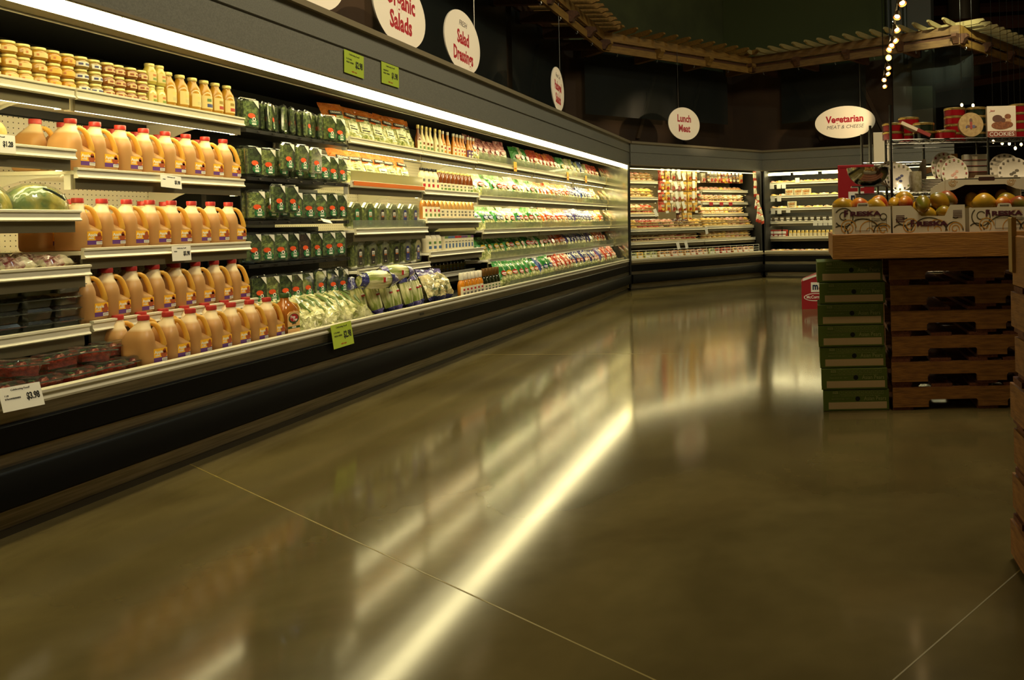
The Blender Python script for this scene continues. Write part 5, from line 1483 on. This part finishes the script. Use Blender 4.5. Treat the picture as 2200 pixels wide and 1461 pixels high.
for i, (q, x, y, z, rz, ry) in enumerate([(2,2.09,4.76,1.325,.2,.2), (1,2.20,4.78,1.325,.1,-.1), (2,2.30,4.76,1.318,-.3,0), (1,2.335,4.86,1.340,.5,.2), (2,2.12,4.88,1.325,.3,0)]):
    mg_put(q, x, y, z, rz, ry, '%s, %s from the left' % (wb_[0], nth([0,2,3,4,1][i])))
for i, (q, x, y, z, rz, ry, sc) in enumerate([(2,2.43,4.80,1.325,1.2,.2,1), (1,2.495,4.76,1.330,.9,.3,1.0), (2,2.50,4.88,1.365,.1,0,1), (0,2.600,4.74,1.325,1.4,-.4,1.15), (0,2.715,4.78,1.335,.5,.6,1.2), (3,2.775,4.86,1.355,-.4,.2,1.1), (0,2.735,4.73,1.270,.1,.1,.85), (2,2.63,4.735,1.262,0,.1,.9), (2,2.60,4.90,1.30,.1,0,1), (0,2.66,4.82,1.27,.5,0,1), (2,2.48,4.84,1.27,.5,0,1), (1,2.76,4.86,1.27,.5,0,1)]):
    mg_put(q, x, y, z, rz, ry, '%s, %s' % (wb_[1], ['at its left corner','left beside the big green one','at the back left','standing front centre','leaning front right','at the back right corner','small in the cut-out','low in the cut-out','centre back','under the centre pair','under the left ones','under the right ones'][i]), sc)
for i, (q, x, y, z, rz, ry, sc) in enumerate([(2,2.965,4.98,1.345,1.3,-.7,1.1), (3,3.06,5.06,1.36,1.0,-.8,1.15), (2,3.185,5.04,1.36,1.2,-.7,1.15), (2,3.005,4.79,1.325,.15,.02,1.25), (0,3.165,4.86,1.335,.1,-.2,1.1), (1,3.12,4.76,1.315,.5,.3,.95), (3,3.225,4.77,1.315,-.3,.2,1.0), (0,2.95,4.96,1.27,0,0,1), (2,3.05,4.95,1.27,.5,0,1.1), (0,3.17,4.97,1.27,.2,0,1.1), (2,3.03,4.83,1.245,.4,0,1.1), (0,3.19,4.80,1.245,-.4,0,1.1)]):
    mg_put(q, x, y, z, rz, ry, '%s, %s' % (wb_[2], ['upright at the back left','upright at the back centre','upright at the back right','lying large at the front left','lying right of centre','small at the front centre','at the front right','low at the back left','low at the back centre','low at the back right','low at the front left','low at the front right'][i]), sc)

# near pallet stack at the right frame edge
NF = Frame((0.706, 2.94), (0, -1), True)
for i in range(6):
    o = PL.new('notched pallet of the nearer stack under the large mangoes, %s from the floor' % nth(i), 'pallet', 'pallets stacked at the right frame edge'); at(o, NF, R_.uniform(0,.03), .004*i*(1.4)+R_.uniform(-.012,.012), .1652*i)
o = display_bin(1.2, 1.0, .18); tag(o, 'wooden bin on the nearer pallet stack, carrying large mangoes', 'bin'); at(o, NF, .01, .03, .9925)
o = MB().cbox(-.004, .045, -.012, .006, 1.04, 1.24, .003).build('corner_post', mat('post_wood', (176,140,66), .6)); tag(o, 'pale upright wooden post at the corner of the near bin', 'post'); at(o, NF, .01, .03, .0)
for i, (x, y, z, q, ry) in enumerate([(.13,.13,1.245,0,1.35), (.27,.11,1.235,2,1.2), (.22,.26,1.235,0,1.3)]):
    o = MG[q].new('%s on the near wooden bin, %s of three' % (md[q], ['nearest the corner','nearer the viewer','at the rear'][i]), 'mango', 'mangoes on the near bin'); at(o, NF, x, y, z, .4, 0, ry); o.scale = (1.35,1.3,1.3)

# ------------------------------------------------------------------ red spice displays, scale, rack
redc = mat('spice_red_card', (150,16,24), .5); navy = mat('logo_navy', (24,34,64), .5)
def spice(w, d, h, full):
    r = thing('spice_display')
    MB().cbox(0, w, 0, d, 0, h, .004).build('display_body', redc, r)
    MB().box(.02, w-.02, -.002, .03, h-.022, h-.004).build('top_edge', cardw if full else redc, r)
    for k in range(5): MB().box(-.002, .004, .04+.05*k, .055+.05*k, h*.35, h*.92).build('side_slot', cardw, r)
    return r
o = spice(.30, .42, 1.69, False); tag(o, 'tall red spice display behind the leftmost mango box', 'spice display'); at(o, W, 2.72, 6.2, 0, -.06)
l = MB(); l.box(.085, .215, -.003, 0, 1.355, 1.468, 0); put_text(l, 'm', .10, .135, -.0036, 1.418, 1, bold=.045, sx=.8); put_text(l, 'c', .075, .186, -.0036, 1.402, 2, bold=.03)
adopt(l.build('logo_panel', [paper, navy, inkr]), o)
l = tag(thing('spice_carton'), 'red spice carton standing on the floor beyond the green carton stack', 'spice carton'); at(l, W, 3.985, 10.3, 0, .02)
MB().plate([(0,0),(.42,0),(.42,.50),(.26,.50),(.03,.41),(0,.38)], 0, .34).build('carton_body', redc, l)
MB().plate([(.02,.39),(.28,.475),(.28,.50),(.02,.425)], -.004, -.001).build('white_band', paper, l)
q = MB(); q.box(.130, .30, -.004, 0, .235, .37, 0); put_text(q, 'm', .13, .19, -.0048, .31, 1, bold=.045, sx=.8); put_text(q, 'c', .10, .255, -.0048, .29, 2, bold=.03)
q.plate([(.07+.18*math.cos(a)*.9+.12, .165+.055*math.sin(a)*(1.0)) for a in [2*PI*k/24 for k in range(24)]], -.003, -.001, 0)
q.plate([(.19+.15*math.cos(a), .165+.045*math.sin(a)) for a in [2*PI*k/24 for k in range(24)]], -.0045, -.003, 2)
put_text(q, 'McCormick', .058, .19, -.0056, .165, 0, bold=.02, sx=.9)
q.build('logo_panel', [paper, navy, redc], l)

sc_ = tag(thing('produce_scale'), 'steel produce scale with a wide bowl behind the leftmost mango box', 'scale'); at(sc_, W, 2.685, 5.6, 0)
MB().lathe([(.158,1.620),(.156,1.612),(.150,1.585),(.130,1.545),(.095,1.512),(.05,1.495),(0,1.492),(0,1.488),(.052,1.490),(.098,1.507),(.134,1.541),(.154,1.582),(.160,1.612),(.162,1.622)], 32, sy=.9).build('bowl', mat('polished_steel', (190,186,170), .12, 1.0), sc_, 70)
MB().box(-.13, .14, -.09, .09, 1.478, 1.486).build('bowl_tray', chrome, sc_)
MB().tube([(-.07,0,1.40),(-.07,0,1.48)], .010, 8).build('strut', chrome, sc_); MB().tube([(.07,0,1.40),(.07,0,1.48)], .010, 8).build('strut', chrome, sc_)
MB().prism([(-.09,1.34),(-.075,1.42),(.08,1.435),(.09,1.34)], -.10, .11).build('scale_body', mat('scale_grey', (96,92,78), .4, .4), sc_)
MB().lathe([(.16,0),(.16,.02),(.03,.04),(.025,1.34),(.10,1.345),(0,1.345)], 16).build('pedestal', darkchrome, sc_)

rk = tag(thing('wire_rack'), 'chrome wire rack holding cookie tins and plates behind the mangoes', 'rack'); at(rk, W, 3.33, 6.52, 0)
RL, RD = 1.70, .46
for x, y, h in [(0,0,2.23), (0,RD,2.08), (.85,0,1.93), (.85,RD,2.05), (RL,0,2.23), (RL,RD,2.1)]:
    MB().tube([(x,y,0),(x,y,h)], .0125, 10).build('post', darkchrome, rk)
for z in (.15, .80, 1.46, 1.925):
    b = MB()
    for y in (0, RD): b.tube([(0,y,z),(RL,y,z)], .005, 6); b.tube([(0,y,z-.035),(RL,y,z-.035)], .004, 6)
    for x in (0, RL): b.tube([(x,0,z),(x,RD,z)], .005, 6)
    n = 34
    zz = [(i*RL/n, -.001, z-(.035 if i % 2 else 0)) for i in range(n+1)]
    b.tube(zz, .003, 5)
    for i in range(1, 46): b.tube([(i*RL/46,0,z),(i*RL/46,RD,z)], .002, 4)
    b.build('wire_shelf', darkchrome, rk)
rk2 = tag(thing('wire_rack'), 'narrow dark wire rack left behind the cookie tin rack', 'rack'); at(rk2, W, 3.42, 7.25, 0)
for x, y, h in [(0,0,2.06), (.075,-.12,2.13), (.10,.3,2.13), (.6,0,2.0)]: MB().tube([(x,y,0),(x,y,h)], .013, 8).build('post', darkchrome, rk2)
for z in (.9, 1.5, 1.78):
    b = MB(); b.tube([(0,0,z),(.6,0,z)], .005, 6); b.tube([(0,.3,z),(.6,.3,z)], .005, 6)
    for i in range(13): b.tube([(i*.05,0,z),(i*.05,.3,z)], .0025, 4)
    b.build('wire_shelf', chrome, rk2)
o = MB().cbox(0,.15,0,.05,0,.30,.004).build('white_display_panel', cardw); tag(o, 'narrow white carton standing on the dark wire rack', 'carton'); at(o, W, 3.57, 7.32, 1.785)
tinr = mat('tin_red', (140,10,20), .25, .3, coat=.5); ting = mat('tin_green', (24,34,18), .25, .3, coat=.5); tinl = mat('tin_gold_rim', (190,160,90), .25, .8)
def tin(m, rr=.098, h=.073):
    r = thing('cookie_tin')
    MB().lathe([(rr*.985,0),(rr*.985,h-.012),(0,h-.012)], 28).build('tin_body', m, r)
    MB().lathe([(rr,h-.022),(rr+.002,h-.014),(rr,h-.002),(rr*.96,h),(rr*.2,h+.001),(0,h+.001)], 28).build('lid', tinl, r)
    return r
TN = {'r': Kind(tin, tinr), 'g': Kind(tin, ting)}
tc_ = {'r': 'red', 'g': 'dark green'}
for si, (x, y, k, n, where) in enumerate([(3.405,6.62,'r',2,'at the left end of the rack'), (3.65,6.82,'r',3,'second from the left at the back'), (3.685,6.64,'g',2,'under the leaning book'), (3.853,6.60,'r',1,'alone left of the round lid'),
                                          (4.06,6.80,'r',4,'behind the round lid'), (4.26,6.80,'g',4,'between the round lid and the cookie box'), (4.56,6.66,'r',4,'right of the cookie box'), (4.78,6.86,'g',3,'farthest to the right behind the others')]):
    for j in range(n):
        o = TN[k].new('%s cookie tin %s, %s' % (tc_[k], where, ['bottom of its stack','second up','third up','top'][j] if n > 1 else 'not stacked'), 'cookie tin', 'cookie tins on the rack'); at(o, W, x, y, 1.931+.075*j)
o = tag(thing('round_tin_lid'), 'round gold cookie tin standing on edge with a painted figure pattern', 'cookie tin'); at(o, W, 4.06, 6.575, 2.04, 0, -.12)
MB().disc(0, 0, .108, .108, 0, .05, 40).build('lid_face', mat('aged_gold', (176,150,100), .4, .2, col2=(150,124,80), nscale=40), o)
b = MB()
for k, (x, z, rx, rz, mi) in enumerate([(0,.035,.014,.022,0),(0,.008,.012,.018,1),(-.025,-.015,.018,.012,0),(.022,-.018,.018,.014,2),(0,-.022,.012,.02,1),(.04,-.02,.01,.008,0),(-.04,-.02,.008,.012,2)]): b.disc(x, z, rx, rz, -.0505-.0002*k, .0008, 12, mi)
b.build('painted_motif', [mat('motif_brown', (96,62,44), .5), mat('motif_red', (140,50,40), .5), mat('motif_blue', (84,84,110), .5)], o)
bx = tag(thing('cookie_box'), 'white cookie box with a photo of cookies and a brown band', 'cookie box'); at(bx, W, 4.32, 6.545, 1.931, -.04)
MB().cbox(-.125, .125, 0, .07, 0, .275, .002).build('box_body', mat('cookie_box_white', (226,214,190), .5), bx)
l = MB(); l.box(-.124,.124,-.001,.002,.002,.055,0)
put_text(l, 'COOKIES', .052, 0, -.0018, .027, 1, sx=1.0); put_text(l, 'Jess', .028, -.08, -.0014, .235, 2, shear=.3)
l.build('printed_band', [mat('mocha_band', (136,70,52), .5), inkw, inkr], bx)
b = MB(); ck = random.Random(4)
for x, z, rx, rz, mi in [(-.005,.105,.085,.036,0), (.05,.11,.05,.028,0), (-.035,.165,.045,.032,1), (.055,.182,.028,.022,0), (.05,.145,.035,.024,2), (.015,.15,.02,.02,1)]:
    b.disc(x, z, rx, rz, -.0012-.0004*ck.random(), .0006, 18, mi)
b.build('cookie_photo', [mat('cookie_tan', (150,92,52), .6, col2=(110,62,36), nscale=60), mat('cookie_dark', (96,62,48), .6), mat('cookie_pale', (196,160,120), .6)], bx)
o = tag(thing('leaning_book'), 'thin white and red boxed book leaning down across the tins', 'book'); at(o, W, 3.425, 6.50, 2.085, 0, 0, .44)
MB().box(0, .27, 0, .16, -.028, 0).build('book_block', mat('book_cream', (222,206,176), .5), o); MB().box(.15, .275, -.001, .161, -.029, .001).build('book_cover', mat('book_red', (140,52,44), .5), o)
# plates and boxes on the middle shelf of the rack
plw = mat('plate_white', (218,208,186), .25, coat=.4)
def plate(m, rr=.125):
    r = thing('dinner_plate')
    MB().lathe([(0,0),(rr*.6,.001),(rr*.68,.006),(rr,.016),(rr,.020),(rr*.66,.011),(rr*.58,.005),(0,.005)], 32).build('plate_disc', plw, r, 60)
    l = MB(); q = random.Random(3)
    for k in range(16):
        a = k*PI/8; l.add([(x_*.0085+rr*.86*math.cos(a), y_*.0085+rr*.86*math.sin(a), .0195) for x_, y_ in ((-1,-1),(1,-1),(1,1),(-1,1))], [(0,1,2,3)], k % 2)
    for x, y in ((.0,.0),(.022,.018),(-.02,-.012),(.01,-.03)): l.add([(x+.016*math.cos(2*PI*k/8), y+.012*math.sin(2*PI*k/8), .0066) for k in range(8)], [tuple(range(8))], 2)
    l.build('painted_pattern', m, r); return r
PT = [Kind(plate, [mat('leaf_olive', (120,126,60), .5), mat('dot_brown', (90,80,60), .5), mat('motif_indigo', (60,60,96), .5)]), Kind(plate, [mat('motif_red', (140,50,40), .5), mat('leaf_olive', (120,126,60), .5), mat('motif_pink', (200,150,126), .5)]), Kind(plate, [mat('dot_brown', (90,80,60), .5)]*3)]
for i in range(4):
    o = PT[0].new('painted plate standing upright at the left of the rack, %s from the front' % nth(i), 'plate', 'upright plates at the left of the rack'); at(o, W, 3.44-.006*i, 6.60+.04*i, 1.595+.012*i, .0, 1.35)
for i in range(3):
    o = PT[1].new('plate with red and green pattern standing upright mid rack, %s from the front' % nth(i), 'plate', 'upright plates mid rack'); at(o, W, 3.93-.02*i, 6.60+.045*i, 1.62+.03*i, .0, 1.35); o.scale = (.95,1.15,1)
for i in range(8):
    o = PT[2].new('plate in the flat stack mid rack, %s from the bottom' % nth(i), 'plate', 'flat stacked plates mid rack'); at(o, W, 3.81, 6.70, 1.468+.0135*i)
for i in range(2):
    o = PT[2].new('round pale plate standing at the right of the rack, %s' % ['front one', 'rear one'][i], 'plate', 'upright plates at the right of the rack'); at(o, W, 4.47-.04*i, 6.62+.06*i, 1.62+.04*i, 0, 1.35); o.scale = (1.2,1.1,1)
o = MB().lathe([(.050,0),(.052,.004),(.052,.18),(.049,.182),(.0,.182)], 20).build('acrylic_tube', mat('hazy_acrylic', (176,168,140), .2, col2=(140,130,90), nscale=30, coat=.5)); tag(o, 'hazy clear tube of trinkets between the plates', 'canister'); at(o, W, 3.565, 6.56, 1.465)
o = MB().add([(0,0,0),(.16,0,0),(.16,0,.30),(.13,0,.30),(0,.02,0),(.16,.02,0),(.16,.02,.30),(.13,.02,.30)], [(0,1,2,3),(7,6,5,4),(0,4,5,1),(1,5,6,2),(2,6,7,3),(3,7,4,0)]).build('grey_board', mat('board_grey', (128,112,90), .6)); tag(o, 'grey slanted board leaning behind the flat plates', 'board'); at(o, W, 3.665, 6.86, 1.475)
for i, (z, h) in enumerate([(1.56,.05), (1.615,.05), (1.668,.06)]):
    b = tag(thing('gift_box'), 'flat white gift box with red edge, %s of the stack right of mid rack' % ['bottom','middle','top'][i], 'gift box', 'flat white gift boxes'); at(b, W, 4.16, 6.84, z+.085)
    MB().cbox(0, .22, 0, .12, 0, h-.003, .002).build('box_body', cardw, b); MB().box(-.001, .221, -.001, .121, .002, .008).build('red_edge', redc, b)
o = MB().cbox(0,.06,0,.05,0,.36,.003).build('upright_plank', mat('plank_gold', (178,124,46), .6)); tag(o, 'golden upright plank behind the patterned plates', 'plank'); at(o, W, 4.08, 6.90, 1.465)
o = MB().cbox(0,.26,0,.03,0,.05,.003).build('slanted_plank', mat('plank_brown', (128,84,34), .6)); tag(o, 'brown slanted plank behind the patterned plates', 'plank'); at(o, W, 3.86, 6.93, 1.64, 0, 0, -.35)
# small lamps glowing far behind the rack
sb = Kind(lambda: (lambda r: (MB().blob(.024,.024,.030,10,8,0).build('bulb', emis('warm_bulb', (1.0,.66,.26), 7.0), r), MB().tube([(0,0,.03),(0,0,5.0)], .004, 6).build('cord', darkchrome, r), r)[-1])(thing('pendant_bulb')))
def pz(px, py, Y): return ((px-1100)/1600.0*Y, Y, 1.25+(483.4-.021*(px-1100)-py)/1600.0*Y)   # survey coordinates
for i, (px, py) in enumerate([(2138,304), (2156,307), (2172,309), (2184,318), (2197,311), (2072,225), (2096,226)]):
    x, y, z = pz(px, py, 12.6)
    o = sb.new('small glowing bulb, %s from the left behind the wire rack' % nth(i) if i < 5 else 'small glowing bulb above the cookie tins, %s one' % ['left', 'right'][i-5], 'bulb', 'glowing bulbs behind the rack'); at(o, W, round(x,2), round(y,2), round(z,2))
lamp('POINT', 'bulb_glow', wm(8.0, 12.4, 2.4), None, 25, HALO, shadow_soft_size=.3)
# spots off the track, no fixture modelled, on the rack goods and mangoes
spot((1.8, 4.6, 4.6), wm(4.1, 6.55, 1.95), 95, .55, .8)
spot((1.6, 3.0, 4.6), wm(2.75, 4.8, 1.3), 60, .42, .9)
# roof beams, duct and pipes at the upper right
for i, (a, b_, w) in enumerate([((2.6,21.5,6.3),(11,17,5.6),.16), ((2.6,19.6,4.3),(10.5,15.5,4.9),.12), ((2.2,23.5,7.2),(10,21.5,7.0),.14)]):
    a = Vector(a); b_ = Vector(b_)
    o = MB().tube([a, b_], w, 4).build('roof_beam', mat('beam_umber', (84,46,26), .7)); tag(o, 'dark brown roof beam at the upper right, %s one' % ['middle', 'lowest', 'highest'][i], 'roof beam')
o = MB().lathe([(.42,4.9),(.42,8.2)], 24).build('round_duct', mat('duct_grey', (96,84,62), .5, .4)); tag(o, 'round vertical duct rising behind the pale pergola slats', 'duct'); at(o, W, 12.25, 20.0, 0)
for i, (s, m) in enumerate([(2.55, 'left'), (2.86, 'right')]):
    o = MB().tube([(0,0,4.5),(0,0,8.2)], .045, 8).build('wall_pipe', mat('pipe_green', (58,62,48), .5)); tag(o, 'thin vertical pipe behind the track lights, %s one' % m, 'pipe'); at(o, F3, s, .9, 0)

o = MB().cbox(0, .24, 0, .14, 0, .177, .003).build('brown_carton', mat('carton_brown', (112,78,44), .7)); tag(o, 'brown carton under the flat white gift boxes', 'carton'); at(o, W, 4.15, 6.84, 1.465)
def high_bay(m):  # shades added out of view to go with the overhead lights
    r = thing('ceiling_lamp')
    MB().lathe([(.10,.42),(.14,.36),(.42,.06),(.44,.02),(.42,.02),(.12,.34),(0,.36)], 24).build('lamp_shade', mat('lamp_shade_grey', (120,118,108), .4, .6), r)
    MB().tube([(0,0,.40),(0,0,1.2)], .012, 8).build('stem', darkchrome, r)
    return r
HB = Kind(high_bay, 0)
for i, (x, y, z) in enumerate([(1.9,3.2,6.65), (1.55,10.9,6.95), (1.2,4.5,6.65)]):
    o = HB.new('grey high ceiling lamp over the aisle, %s' % ['nearest the pallets', 'far along the aisle', 'turned to the long case'][i], 'ceiling lamp', 'high ceiling lamps'); o.location = (x, y, z)
